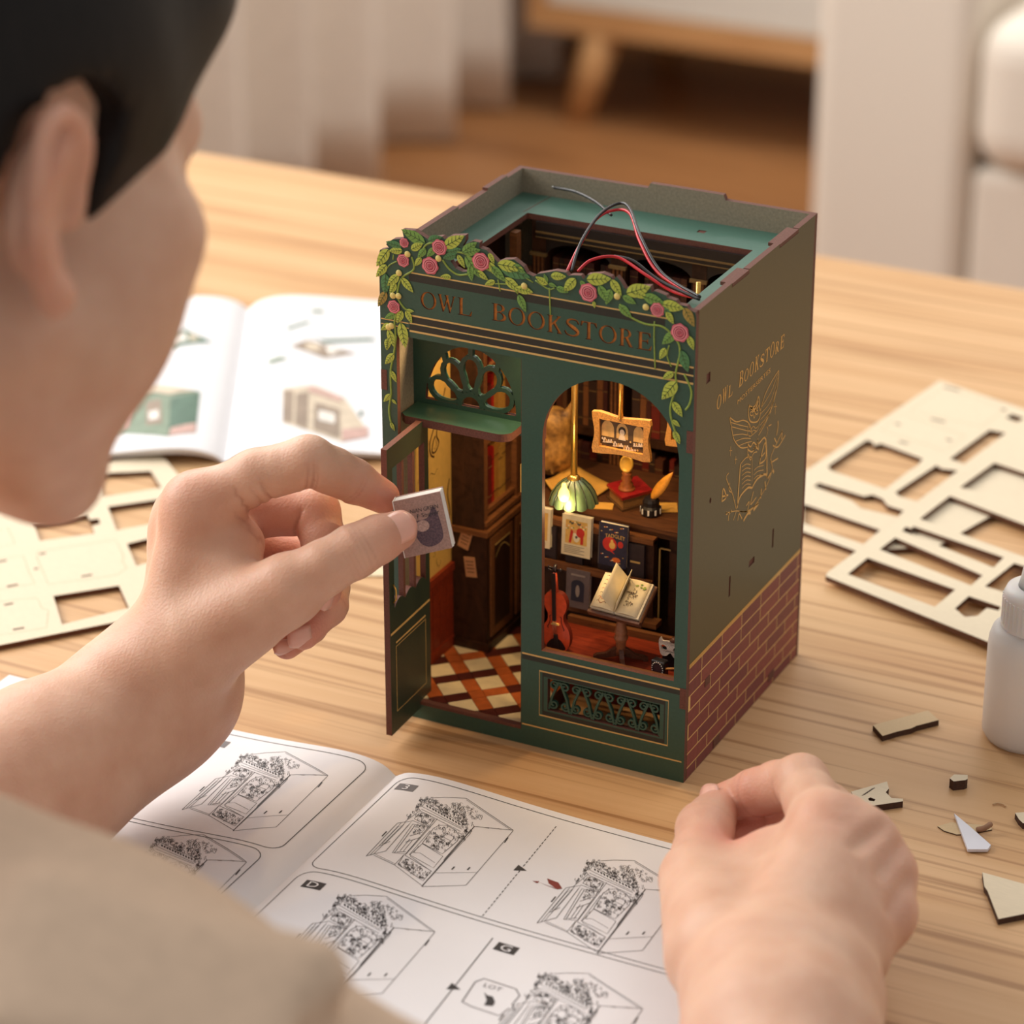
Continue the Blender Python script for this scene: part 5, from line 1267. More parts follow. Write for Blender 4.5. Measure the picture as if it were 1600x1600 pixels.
def badge(px, py, ch, side, mat=PDARK):
    c = bl(px, py); bkF.fill('step_badge', [([(c[0]-4.2, c[1]-2.6), (c[0]+4.2, c[1]-2.6), (c[0]+4.2, c[1]+2.6), (c[0]-4.2, c[1]+2.6)], 0)], side, [mat])
    vs_, fs_ = text_mesh(ch, 5.4); mx = max(v[0] for v in vs_); mn = min(v[0] for v in vs_)
    m = MB(); m.add([bkF.P(c[0]+(v[0]-(mx+mn)/2)*1.25, c[1]+v[1]-1.9, .28) for v in vs_], fs_, 0); m.build('step_number', PAGE, bkF.pages[side])
GREYB = M('booklet_grey', (110, 106, 108), .6, .03)
badge(342, 1163, '1', -1, GREYB); badge(635, 1238, '3', 1, GREYB); badge(490, 1392, 'D', 1); badge(791, 1482, 'G', 1)
def divider(p0, p1, side, dash, tri):
    a, c = np.array(bl(*p0)), np.array(bl(*p1)); L_ = np.linalg.norm(c-a); d = (c-a)/L_; ls = []
    if dash:
        t = 0
        while t < L_: ls.append(([a+d*t, a+d*min(L_, t+1.6)], .35)); t += 2.5
    else: ls.append(([a, c], .4))
    bkF.ink('divider_line', ls, side, [PDARK])
    k = np.array(bl(*tri)); bkF.fill('arrow_mark', [([(k[0]-1.6, k[1]+2.2), (k[0]-1.6, k[1]-2.2), (k[0]+3.0, k[1])], 0)], side, [PDARK])
divider((869, 1293), (752, 1435), 1, True, (812, 1359)); divider((770, 1466), (664, 1600), 1, False, (708, 1543)); divider((315, 1165), (195, 1276), -1, False, (262, 1212))
# small coloured part and speech bubbles
c = bl(855, 1378); RBR = M('booklet_red_brown', (128, 44, 36), .6, .1)
bkF.fill('printed_part', [([(c[0]-1, c[1]+2), (c[0]+4, c[1]+1.4), (c[0]+7, c[1]-1.6), (c[0]+5.6, c[1]-3), (c[0]+1, c[1]-.8)], 0), ([(c[0]-5, c[1]-2.2), (c[0]-2.6, c[1]-1.2), (c[0]-2.8, c[1]-2.8)], 0), ([(c[0]-2.6, c[1]-2.0), (c[0]+5, c[1]-2.6), (c[0]+5, c[1]-3.0)], 0)], 1, [RBR])
q = [bl(550+x/2.909, 1180+y/2.909) for x, y in [(500, 1120), (560, 1030), (600, 1015), (745, 1060), (762, 1090), (728, 1130), (740, 1162), (712, 1148), (670, 1182), (540, 1140), (500, 1120)]]
bkF.ink('speech_bubble', [(q, .5)], 1, [GREYB])
q = [bl(550+x/2.909, 1180+y/2.909) for x, y in [(600, 1075), (615, 1090), (640, 1095), (650, 1120), (640, 1138), (600, 1135), (612, 1112)]]; bkF.fill('printed_part', [(q, 0)], 1, [PDARK])
q = [bl(100+x/2.909, 1100+y/2.909) for x, y in [(100, 700), (130, 645), (160, 636), (255, 652), (262, 672), (240, 710), (250, 725)]]; bkF.ink('speech_bubble', [(q, .3)], -1, [GREYB])
vs_, fs_ = text_mesh('LOT', 4.2); c = bl(771, 1543); m = MB(); m.add([bkF.P(c[0]-4+v[0]*.9, c[1]+v[1]*.8-1, .12) for v in vs_], fs_, 0); m.build('bubble_word', GREYB, bkF.pages[1])
for cx, cy in (bl(210, 1222), bl(172, 1250), bl(160, 1333)): bkF.ink('printed_part', [([(cx-4, cy), (cx-1, cy+2.5), (cx+3, cy+1.5), (cx+4, cy-2), (cx-3, cy-2.4), (cx-4, cy)], .35), ([(cx-2, cy+1), (cx+2, cy-1)], .3)], -1, [PINK_])

# second booklet behind, colour pictures
bkR = Booklet('picture_booklet', 'open white booklet with colour pictures lying behind the hand', (-325, 184), math.radians(27.8), 150, 150, 206, 0, (7.0, 26), (7.0, 26))
Rz = math.radians(27.8)
def br_(px, py, z=5.0):
    p = on(px, py, 2, z); x, y = p[0]+325, p[1]-184
    return (x*math.cos(Rz)+y*math.sin(Rz), -x*math.sin(Rz)+y*math.cos(Rz))
def y8(x, y): return br_(x/2.5806, 450+y/2.5806)
PG = [M('pic_%s' % n, c, .6, .15, 160) for n, c in (('dark_green', (84, 112, 96)), ('mid_green', (126, 142, 122)), ('pinkish', (196, 160, 150)), ('taupe', (150, 132, 116)), ('beige', (206, 190, 168)), ('pale', (228, 222, 214)))]
def pic(polys, side): bkR.fill('printed_picture', [([y8(*p) for p in q], mi) for q, mi in polys], side, PG)
pic([([(470, 480), (590, 400), (810, 440), (790, 605), (680, 625), (460, 595)], 1), ([(690, 470), (805, 445), (792, 600), (680, 622)], 0), ([(690, 590), (792, 565), (790, 603), (680, 624)], 2), ([(590, 478), (650, 470), (655, 570), (590, 575)], 3), ([(600, 520), (640, 515), (640, 550), (602, 555)], 5), ([(500, 500), (530, 490), (520, 580), (490, 580)], 2), ([(540, 425), (600, 405), (790, 440), (680, 455)], 4)], -1)
pic([([(640, 200), (740, 185), (860, 240), (690, 265)], 0), ([(670, 215), (740, 200), (760, 235), (690, 245)], 5), ([(760, 205), (810, 225), (770, 240)], 4)], -1)
pic([([(1150, 185), (1240, 155), (1260, 160), (1165, 195)], 0), ([(1250, 205), (1300, 225), (1500, 200), (1520, 212), (1310, 240)], 0), ([(1170, 260), (1240, 230), (1440, 270), (1310, 300)], 3), ([(1230, 240), (1290, 245), (1290, 270), (1240, 275)], 4), ([(1310, 250), (1380, 260), (1330, 285)], 5), ([(1250, 110), (1300, 105), (1310, 118), (1260, 122)], 1), ([(1075, 315), (1130, 300), (1165, 310), (1090, 330)], 1)], 1)
pic([([(1140, 430), (1270, 410), (1390, 450), (1480, 570), (1480, 600), (1380, 630), (1140, 570)], 4), ([(1145, 440), (1185, 435), (1180, 570), (1140, 565)], 3), ([(1195, 450), (1245, 440), (1240, 590), (1190, 575)], 3), ([(1270, 480), (1370, 500), (1370, 615), (1265, 590)], 3), ([(1285, 510), (1350, 520), (1350, 560), (1285, 550)], 5), ([(1380, 580), (1485, 560), (1485, 600), (1380, 628)], 2), ([(1245, 415), (1300, 430), (1380, 450), (1375, 470), (1245, 440)], 2), ([(1448, 500), (1462, 498), (1462, 518), (1448, 520)], 0)], 1)

# die-cut birch sheets
BIRCH = M('birch_ply', (222, 206, 178), 0.6, 0.05, 90, stretch=(3, 30, 3)); CHAR = M('charred_edge', (96, 58, 36), 0.75, 0.2, 700); SLOTM = M('scored_slot', (78, 48, 30), .8, .1)
def sheet(name, label, outline, holes, scores, dots, z0, t, zf):
    cx = sum(p[0] for p in outline)/len(outline); cy = sum(p[1] for p in outline)/len(outline)
    root = thing(name, label, 'plywood sheet', 'cut-out plywood sheets', loc=(cx, cy, z0))
    to = lambda u, v, w: (u-cx, v-cy, t-w)
    MB().panel([outline]+holes, t, to, 0, 1, 0).build('board', [BIRCH, CHAR], root)
    tl = lambda u, v, l: (u-cx, v-cy, t+l)
    for s_ in scores: m = MB(); m.ribbon(s_, .28, tl, 0, .03, closed=True); m.build('scored_piece', M('score_tan', (186, 150, 108), .7, .1), root)
    for (a, c, L_, dx, dy) in dots:
        m = MB(); d = np.array((dx, dy))/math.hypot(dx, dy); m.ribbon([(a-d[0]*L_/2, c-d[1]*L_/2), (a+d[0]*L_/2, c+d[1]*L_/2)], 1.5, tl, 0, .04); m.build('slot_cut', SLOTM, root)
    return root
def inset(holes, o, d, n, w, h, g=4):
    out = []
    for q in holes:
        l = [((np.array(p)-o)@d, (np.array(p)-o)@n) for p in q]; l = clip(l, g, w-g, g, h-g)
        if len(l) >= 3: out.append([tuple(o+d*a+n*c) for a, c in l])
    return out
def o2(zz, off, sc): 
    return lambda x, y: tuple(on(off[0]+x/sc, off[1]+y/sc, 2, zz)[:2])
L8 = o2(2.5, (0, 450), 2.5806)
P_ = lambda f, pts: [f(*p) for p in pts]
e1, e2 = np.array(L8(0, 1440)), np.array(L8(500, 1340)); dd = (e2-e1)/np.linalg.norm(e2-e1); n_ = np.array((-dd[1], dd[0]))
c0_ = e1+dd*128; outl = [tuple(c0_-dd*206), tuple(c0_), tuple(c0_+n_*165), tuple(c0_-dd*206+n_*165)]
dxy = (dd[0], dd[1])
sheet('cutout_sheet', 'birch plywood cut-out sheet lying beside the wrist and chin', outl,
      inset([P_(L8, q) for q in ([(380, 748), (608, 738), (650, 805), (415, 842)], [(435, 882), (690, 845), (720, 930), (470, 977)], [(135, 945), (350, 912), (362, 935), (398, 930), (404, 950), (372, 960), (380, 990), (160, 1020)], [(215, 1242), (480, 1200), (520, 1290), (250, 1357)], [(512, 1032), (640, 1000), (660, 1090), (550, 1120)], [(690, 738), (800, 730), (830, 800), (730, 815)])], c0_-dd*206, dd, n_, 206, 165),
      [P_(L8, q) for q in ([(150, 1062), (468, 1015), (500, 1085), (492, 1100), (512, 1130), (470, 1158), (195, 1195), (150, 1090)], [(-60, 1098), (95, 1080), (118, 1150), (142, 1192), (-60, 1225)], [(-60, 1268), (150, 1250), (168, 1290), (195, 1300), (188, 1370), (-60, 1410)], [(150, 830), (340, 780), (355, 850), (190, 900)], [(-30, 985), (30, 965), (60, 1030), (-20, 1050)])],
      [(*L8(172, 1071), 3, *dxy), (*L8(350, 1160), 5, *dxy), (*L8(10, 1101), 4, *dxy), (*L8(50, 1200), 5, *dxy), (*L8(35, 1275), 4, *dxy), (*L8(75, 1374), 5, *dxy), (*L8(146, 1132), 2, *dxy), (*L8(232, 886), 4, *dxy)], 0.02, 2.5, 0)
R6 = o2(2.5, (1240, 580), 3.808); R6b = o2(5.2, (1240, 580), 3.808)
a0_, a1_ = np.array(R6(870, 55)), np.array(R6(60, 600)); ld = (a1_-a0_)/np.linalg.norm(a1_-a0_); rd = np.array((-ld[1], ld[0]))
if rd[0] < 0: rd = -rd
oA = [tuple(a0_), tuple(a0_+ld*205), tuple(a0_+ld*205+rd*70), tuple(a0_+rd*150)]
bA = np.array(R6(60, 960)); 
oA = [R6(870, 55), R6(40, 612), R6(45, 770), R6(520, 945), R6(405, 1040), R6(40, 890), R6(35, 960), R6(360, 1070), R6(700, 840), R6(1000, 640), R6(1240, 520), R6(1500, 400), R6(1560, 290)]
oA = [R6(870, 55), R6(20, 628), R6(20, 940), R6(375, 1072), R6(860, 1040), R6(1560, 640), R6(1560, 290)]
holesA = [P_(R6, q) for q in ([(205, 565), (435, 410), (470, 420), (480, 442), (520, 430), (768, 522), (740, 560), (690, 590), (545, 702), (220, 590)], [(930, 522), (1165, 350), (1262, 368), (1015, 552)], [(605, 722), (850, 560), (880, 580), (978, 592), (735, 775), (630, 745)],
                              [(120, 685), (150, 665), (420, 745), (470, 735), (530, 760), (560, 800), (655, 830), (620, 868), (400, 815), (345, 770)], [(60, 790), (515, 945), (415, 1030), (60, 905)], [(1262, 275), (1300, 255), (1370, 280), (1330, 305)])]
dA = tuple(rd)
sheet('cutout_sheet', 'birch plywood cut-out sheet partly hidden behind the bookstore wall', oA, holesA,
      [P_(R6, q) for q in ([(520, 350), (640, 250), (1020, 385), (900, 475)], [(690, 235), (900, 95), (1260, 225), (1120, 330)])],
      [(*R6(620, 315), 3, *dA), (*R6(860, 293), 8, *dA), (*R6(925, 410), 3, *dA), (*R6(655, 425), 5, *dA), (*R6(940, 105), 9, *dA), (*R6(1250, 230), 3, *dA)], 0.02, 2.5, 0)
oB = P_(R6b, [(190, 1218), (205, 1195), (655, 860), (990, 650), (1190, 515), (1600, 640), (1600, 1770), (1180, 1620)])
holesB = [P_(R6b, q) for q in ([(322, 1207), (440, 1110), (962, 1300), (840, 1402)], [(512, 1060), (605, 990), (1125, 1215), (1055, 1275)], [(645, 950), (668, 925), (700, 938), (712, 922), (1250, 1108), (1190, 1168)], [(752, 878), (930, 742), (1420, 930), (1420, 1120), (1330, 1090)],
                               [(990, 692), (1195, 545), (1420, 620), (1420, 700), (1330, 760)], [(1138, 1280), (1312, 1142), (1440, 1180), (1440, 1370)], [(960, 1412), (1042, 1338), (1232, 1402), (1220, 1425), (1150, 1408), (1095, 1455), (1020, 1462)])]
sheet('cutout_sheet', 'birch plywood cut-out frame on top, its corner pointing at the bookstore', oB, holesB, [P_(R6b, [(1000, 300+280), (1080, 530), (1060, 560)])][:0], [], 2.7, 2.5, 0)

# loose scraps on the table
def scrap(name, label, pxs, t, cat='scrap', mats=(BIRCH, CHAR), z=0.02, holes=()):
    o = [tuple(on(px, py, 2, t)[:2]) for px, py in pxs]; cx = sum(p[0] for p in o)/len(o); cy = sum(p[1] for p in o)/len(o)
    r_ = thing(name, label, cat, None, loc=(cx, cy, z))
    MB().panel([o]+[[tuple(on(px, py, 2, t)[:2]) for px, py in h] for h in holes], t, lambda u, v, w: (u-cx, v-cy, t-w), 0, 1, 0).build('wood_piece' if mats[0] is not WPAPER else 'paper_piece', list(mats), r_)
    return r_, (cx, cy)
BIR2 = M('birch_dull', (206, 178, 136), .6, .1, 200, stretch=(4, 30, 4)); CH2 = M('charred_dark', (70, 44, 30), .8, .3, 900)
s1, _ = scrap('wood_offcut', 'rectangular tan plywood stick with one splintered edge beside the bookstore', [(1364, 1133), (1450, 1110), (1467, 1125), (1432, 1134), (1424, 1138), (1402, 1143), (1379, 1150)], 2.6, mats=(BIR2, CH2))
s2, c2_ = scrap('wood_offcut', 'notched plywood offcut with a dark slot beside the resting hand', [(1330, 1237), (1386, 1221), (1389, 1232), (1384, 1238), (1393, 1247), (1411, 1248), (1411, 1252), (1343, 1262)], 2.8, mats=(BIRCH, CH2), holes=[[(1356, 1248), (1360, 1246), (1368, 1249), (1366, 1252), (1358, 1251)]])
m = MB()
for k in range(6): m.obox((-7+.3*k, -1.4+1.2*k-2, 2.85), (.5, .9, 0), (-.15, .1, 0), (0, 0, .03))
m.build('scribbled_mark', INK, s2)
scrap('wood_cube', 'tiny dark-sided plywood cube lying on the table', [(1484, 1216), (1491, 1210), (1512, 1211), (1512, 1217), (1508, 1219), (1490, 1221)], 4.2, 'scrap', (BIRCH, CH2))
scrap('paper_scrap', 'torn lilac-white paper triangle lying across a wooden sliver', [(1491, 1273), (1515, 1293), (1548, 1322), (1543, 1329), (1512, 1329)], 1.2, 'scrap', (M('scrap_white', (224, 224, 234), .6, .02), M('scrap_white', (224, 224, 234))), z=.6)
scrap('wood_sliver', 'thin pale leaf-shaped sliver under the paper scrap', [(1465, 1291), (1485, 1285), (1500, 1286), (1548, 1290), (1550, 1296), (1520, 1302), (1495, 1304), (1475, 1298)], .5, 'scrap', (BIR2, CH2))
scrap('wood_offcut', 'large pale plywood triangle at the edge of the picture', [(1535, 1363), (1625, 1388), (1640, 1420), (1560, 1436), (1543, 1392), (1538, 1385)], 2.6, 'scrap', (BIRCH, CH2))
scrap('wood_offcut', 'small curved plywood piece cut off by the picture edge', [(1586, 1270), (1615, 1268), (1620, 1290), (1598, 1286), (1592, 1280)], 2.6, 'scrap', (BIRCH, CH2))
p = [on(px, py, 2, .6) for px, py in ((1551, 1257), (1558, 1255), (1568, 1257), (1571, 1260))]
m = MB(); m.tube(smoothcurve([tuple(q) for q in p], 4), .35, 6); m.build('wood_shaving', M('shaving', (196, 160, 120), .6, .1), None, label='thin curled shaving near the paper scrap', cat='scrap')
m = MB(); m.tube(smoothcurve([tuple(on(px, py, 2, z_)) for px, py, z_ in ((1528, 1296, 1.2), (1538, 1294, 3.2), (1549, 1287, 4.0))], 5), [1.1]*10+[.9], 8); m.build('paper_curl', M('curl_brown', (150, 112, 84), .7, .1), None, label='curled brown strip rising from the paper scrap', cat='scrap')
p = on(591-12, 901, 2, 0); mq = MB(); mq.obox((p[0]-6, p[1]+4, .35), (9, 4.2, 0), (-2.8, 6, 0), (0, 0, .3)); pk = mq.build('printed_card', M('card_buff', (226, 206, 170), .6, .05), None, label='small buff printed card under the open door', cat='card')
m = MB()
for k in range(16): x, y = p[0]-6+rng.uniform(-9, 9), p[1]+4+rng.uniform(-6, 6); m.ribbon([(x, y), (x+1.4, y+rng.uniform(-1, 1)), (x+.4, y+1.2)], .35, lambda u, v, l: (u, v, .7+l), 0, .02)
m.build('card_ink', INK, pk)

# glue bottle
PLAST = bpy.data.materials.new('milky_plastic'); PLAST.use_nodes = True; pb = PLAST.node_tree.nodes['Principled BSDF']
pb.inputs['Base Color'].default_value = (*lin((240, 238, 236)), 1); pb.inputs['Roughness'].default_value = .38; pb.inputs['Transmission Weight'].default_value = .18
pb.inputs['Subsurface Weight'].default_value = 1.0; pb.inputs['Subsurface Radius'].default_value = (.03, .028, .026); pb.inputs['Subsurface Scale'].default_value = 1.0; pb.inputs['IOR'].default_value = 1.2
gb = thing('glue_bottle', 'translucent white plastic glue bottle standing at the picture edge', 'bottle', loc=(110.5, 98, 0))
MB().lathe([(15, .1), (17.6, .8), (18.9, 3.4), (19.0, 41), (18.7, 45), (17.6, 48.4), (15.8, 50.2), (14.6, 50.8)], 44).build('bottle_body', PLAST, gb)
CAPM = M('white_plastic_cap', (238, 236, 234), .45, .02, sss=.3)
cp = MB().lathe([(14.2, 50.4), (14.6, 51.0), (14.4, 52), (14.2, 64.5), (13.2, 67.0), (9.6, 68.2)], 40).build('bottle_cap', CAPM, gb)
for k in range(40):
    a = 2*math.pi*k/40; m = MB(); m.obox((14.3*math.cos(a), 14.3*math.sin(a), 58.2), (-.4*math.sin(a), .4*math.cos(a), 0), (.3*math.cos(a), .3*math.sin(a), 0), (0, 0, 5.6)); m.build('grip_rib', CAPM, cp)
MB().lathe([(8.8, 67.8), (7.8, 72), (5.6, 88), (3.4, 102), (2.6, 109), (1.2, 110)], 24).build('nozzle', PLAST, gb)
# ================================================================== the person
def skinmat():
    m = bpy.data.materials.new('skin'); m.use_nodes = True
    nt = m.node_tree; N = nt.nodes; L = nt.links; p = N['Principled BSDF']
    p.inputs['Roughness'].default_value = 0.48
    p.inputs['Specular IOR Level'].default_value = 0.35
    p.inputs['Subsurface Weight'].default_value = 0.35
    p.inputs['Subsurface Radius'].default_value = (0.0075, 0.0028, 0.0014)
    p.inputs['Subsurface Scale'].default_value = 0.6
    tc = N.new('ShaderNodeTexCoord')
    n = N.new('ShaderNodeTexNoise'); n.inputs['Scale'].default_value = 55; n.inputs['Detail'].default_value = 5
    L.new(tc.outputs['Object'], n.inputs['Vector'])
    r = N.new('ShaderNodeValToRGB')
    r.color_ramp.elements[0].position = 0.3; r.color_ramp.elements[1].position = 0.72
    r.color_ramp.elements[0].color = (*lin((208, 161, 135)), 1); r.color_ramp.elements[1].color = (*lin((223, 183, 158)), 1)
    L.new(n.outputs['Fac'], r.inputs[0])
    at_ = N.new('ShaderNodeAttribute'); at_.attribute_name = 'flush'
    mx = N.new('ShaderNodeMix'); mx.data_type = 'RGBA'
    L.new(at_.outputs['Fac'], mx.inputs['Factor']); L.new(r.outputs[0], mx.inputs['A']); mx.inputs['B'].default_value = (*lin((216, 134, 116)), 1)
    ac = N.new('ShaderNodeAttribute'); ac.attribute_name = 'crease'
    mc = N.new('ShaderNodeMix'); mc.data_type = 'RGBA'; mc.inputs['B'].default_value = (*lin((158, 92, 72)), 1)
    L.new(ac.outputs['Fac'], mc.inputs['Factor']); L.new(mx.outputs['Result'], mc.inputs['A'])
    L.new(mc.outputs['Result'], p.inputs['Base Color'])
    v = N.new('ShaderNodeTexVoronoi'); v.inputs['Scale'].default_value = 900
    L.new(tc.outputs['Object'], v.inputs['Vector'])
    n3 = N.new('ShaderNodeTexNoise'); n3.inputs['Scale'].default_value = 260; n3.inputs['Detail'].default_value = 4
    L.new(tc.outputs['Object'], n3.inputs['Vector'])
    ad = N.new('ShaderNodeMath'); ad.operation = 'ADD'; L.new(v.outputs['Distance'], ad.inputs[0]); L.new(n3.outputs['Fac'], ad.inputs[1])
    bm = N.new('ShaderNodeBump'); bm.inputs['Strength'].default_value = 0.22; bm.inputs['Distance'].default_value = 0.0005
    L.new(ad.outputs[0], bm.inputs['Height']); L.new(bm.outputs[0], p.inputs['Normal'])
    return m
SKIN = skinmat()
NAIL = M('fingernail_skin', (235, 178, 160), 0.28, 0.04, 200, sss=0.2, spec=0.5)
HAIR = M('black_hair', (17, 13, 12), 0.5, 0.4, 6, bump=0.5, bscale=5, stretch=(60, 60, 12), spec=0.25)
SHIRT = M('khaki_shirt_cloth', (212, 186, 162), 0.9, 0.05, 180, bump=0.25, bscale=1400)

bodyV, bodyQ, bodyFl, bodyCr = [], [], [], []
nails = []
def add_body(V, Q, fl, cr=None):
    bodyCr.append(np.zeros(len(V)) if cr is None else cr)
    o = sum(len(v) for v in bodyV); bodyV.append(V); bodyQ.append(Q+o); bodyFl.append(fl)

def hand(palm, palm_k, fingers, h, arm, creases=(), flush_pts=(), kweb=7.0, extra=()):
    """palm: (a, b, r1, r2); fingers: lists of (point, radius); all in mm"""
    pts = [p for c in palm for p in c[:2]]+[p for f in fingers for p, _ in f]+[p for c in arm for p in c[:2]]
    pts = np.array(pts); lo = pts.min(0)-34; hi = pts.max(0)+34
    S = SDF(lo, hi, h)
    P = S.new()
    for a, b_, r1, r2 in palm: S.cone(P, a, b_, r1, r2, palm_k)
    for a, b_, r1, r2 in arm: S.cone(P, a, b_, r1, r2, 14)
    tot = P.copy()
    for fi, f in enumerate(fingers):
        G = S.new()
        for (a, ra), (c, rc) in zip(f[:-1], f[1:]): S.cone(G, a, c, ra, rc, 3.0)
        # joints a little fuller, palm-blended
        kk = kweb
        hh = np.maximum(kk-np.abs(P-G), 0)/kk
        U = np.minimum(P, G)-hh*hh*kk*0.25
        k1 = 1.4
        hh = np.maximum(k1-np.abs(tot-U), 0)/k1
        tot = np.minimum(tot, U)-hh*hh*k1*0.25
    for a, b_, r1, r2, k in extra: S.cone(tot, a, b_, r1, r2, k)
    for c, ax, r, w, d, side in creases: S.groove(tot, c, ax, r, w, d, side)
    V, Q = S.mesh(tot)
    V = relax(V, Q, 1, 0.6)
    fl = np.zeros(len(V))
    for c, r, s_ in flush_pts:
        d = np.linalg.norm(V-np.array(c), axis=1); fl = np.maximum(fl, s_*np.exp(-(d/r)**2))
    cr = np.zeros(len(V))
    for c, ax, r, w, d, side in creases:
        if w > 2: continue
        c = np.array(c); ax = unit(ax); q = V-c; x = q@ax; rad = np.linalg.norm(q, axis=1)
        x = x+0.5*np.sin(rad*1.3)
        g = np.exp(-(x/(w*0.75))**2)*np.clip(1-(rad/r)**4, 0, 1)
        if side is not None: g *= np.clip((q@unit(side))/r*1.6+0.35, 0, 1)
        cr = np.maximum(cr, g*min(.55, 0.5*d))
    add_body(V, Q, fl, cr)
def unit(v): v = np.array(v, float); return v/np.linalg.norm(v)
def nail(c, n, t, w, l):
    """plate centred at c, outward normal n, growing along t"""
    nails.append((np.array(c, float), np.array(n, float), np.array(t, float), w, l))
def unit(v): v = np.array(v, float); return v/np.linalg.norm(v)

# ---- left hand holding the little book
LD = 1.150
def A(px, py, d): return at(px, py, LD+d*MM)
Lmcp = [A(308, 793, 2), A(300, 812, 22), A(292, 848, 40), A(286, 890, 54)]
Lw = [A(262, 1035, -2), A(258, 1048, 12), A(262, 1062, 24), A(272, 1078, 32)]
palmL = [(Lmcp[i], Lw[i], (11.5, 11.5, 11, 10)[i], 14) for i in range(4)]
palmL += [(Lmcp[i], Lmcp[i+1], 10.5, 10.5) for i in range(3)]
thmc, thmp, thip, thtip = A(318, 1000, -6), A(448, 922, -16), A(553, 862, -16), A(621, 829, -9)
palmL += [(thmc, thmp, 17, 12.2), (A(352, 905, 0), A(372, 850, 6), 13, 9.5), (A(330, 960, 10), A(360, 900, 20), 14, 12)]
palmL += [(A(292, 1080, 24), A(330, 980, 34), 15, 14), (A(300, 850, 20), A(320, 960, 20), 13, 13)]
idx = [(Lmcp[0], 11.5), (A(400, 744, -4), 10.0), (A(482, 722, -9), 9.9), (A(520, 736, -2), 8.7), (A(551, 751, 3), 8.3), (A(598, 776, 12), 6.6)]
mid = [(Lmcp[1], 11.0), (A(405, 800, 22), 9.6), (A(492, 800, 20), 9.5), (A(508, 850, 14), 8.5), (A(511, 893, 8), 8.0), (A(505, 926, 0), 6.8)]
rin = [(Lmcp[2], 10.5), (A(405, 862, 42), 9.2), (A(497, 880, 40), 9.0), (A(512, 918, 28), 8.2), (A(512, 946, 20), 7.6), (A(474, 990, 8), 6.3)]
pin = [(Lmcp[3], 9.5), (A(400, 915, 54), 8.2), (A(478, 935, 50), 7.8), (A(490, 960, 38), 7.0), (A(484, 978, 30), 6.6), (A(448, 1008, 16), 5.6)]
thb = [(thmc, 17), (thmp, 12.0), (A(505, 888, -18), 10.2), (thip, 10.0), (A(590, 843, -13), 8.9), (thtip, 7.6)]
armL = [(A(255, 1060, 10), A(215, 1092, 8), 24, 23.5), (A(282, 1085, 22), A(240, 1120, 18), 20, 20), (A(215, 1092, 8), A(60, 1195, -24), 23.5, 27),
        (A(245, 1120, 16), A(90, 1235, -22), 20, 25), (A(60, 1200, -24), A(-240, 1370, -92), 28, 34)]
vfw = FW
ixd = A(551, 751, 3)-A(400, 744, -4); dn = A(478, 790, -8)-A(482, 722, -9); td = thtip-thmp
creL = [(A(486, 724, -9), ixd, 16, 0.8, 1.3, dn), (A(478, 724, -9), ixd, 15, 0.7, 1.0, dn), (A(492, 726, -9), ixd, 14, .6, .8, dn),
        (A(551, 751, 3), A(598, 776, 12)-A(520, 736, -2), 12, 0.6, 0.8, dn), (A(546, 749, 2), A(598, 776, 12)-A(520, 736, -2), 12, 0.6, 0.5, dn),
        (A(410, 752, -2), A(482, 722, 0)-A(360, 790, 0), 17, 0.9, 1.1, dn), (A(398, 765, -2), A(482, 722, 0)-A(340, 800, 0), 17, 0.8, .8, dn),
        (A(390, 800, -4), A(430, 800, 0)-A(380, 830, 0), 15, .9, .8, None), (A(400, 840, -6), A(440, 800, 0)-A(370, 860, 0), 14, .8, .7, None),
        (A(484, 800, 20), A(508, 850, 14)-A(405, 800, 22), 14, 0.8, 1.2, A(440, 850, 20)-A(484, 790, 20)), (A(512, 946, 20), A(474, 990, 8)-A(512, 918, 28), 11, .6, .6, None)]
for k in range(6): creL.append((A(536+7*k, 870-3.6*k, -16), td+np.array((0, 0, 3.0*(k % 3-1))), 12, 0.55, 0.55, -vfw*10))
for k in range(4): creL.append((A(430+9*k, 1000-16*k, -6), td*0.4+np.array((4.0, 0, -14)), 14, 0.7, 0.5, None))
hand(palmL, 10, [idx, mid, rin, pin, thb], 0.9, armL, creL,
     [(A(598, 776, 12), 16, 0.75), (thtip, 15, 0.45), (A(505, 926, 0), 16, 0.6), (A(474, 990, 8), 16, 0.75), (A(448, 1008, 16), 14, 0.75),
      (A(440, 840, 25), 22, 0.6), (A(410, 800, 10), 14, 0.35), (A(300, 760, 2), 18, 0.25), (A(330, 1120, 20), 22, 0.2)])
tdir = unit(thtip-thip)
nv_ = unit(-FW+0.10*RT+0.16*UP)
nail(thtip+nv_*7.7+tdir*0.8, unit(nv_+tdir*0.17), tdir, 11.8, 12.5)
nail(A(510, 936, -6), unit(-FW*0.75+RT*0.55-UP*0.15), unit(A(500, 960, -6)-A(515, 905, 2)), 8, 9)
nail(A(468, 999, 2), unit(-FW*0.8+RT*0.35-UP*0.5), unit(A(474, 990, 8)-A(512, 946, 20)), 8.5, 9.5)
nail(A(444, 1014, 11), unit(-FW*0.8+RT*0.3-UP*0.5), unit(A(448, 1008, 16)-A(484, 978, 30)), 7, 8)

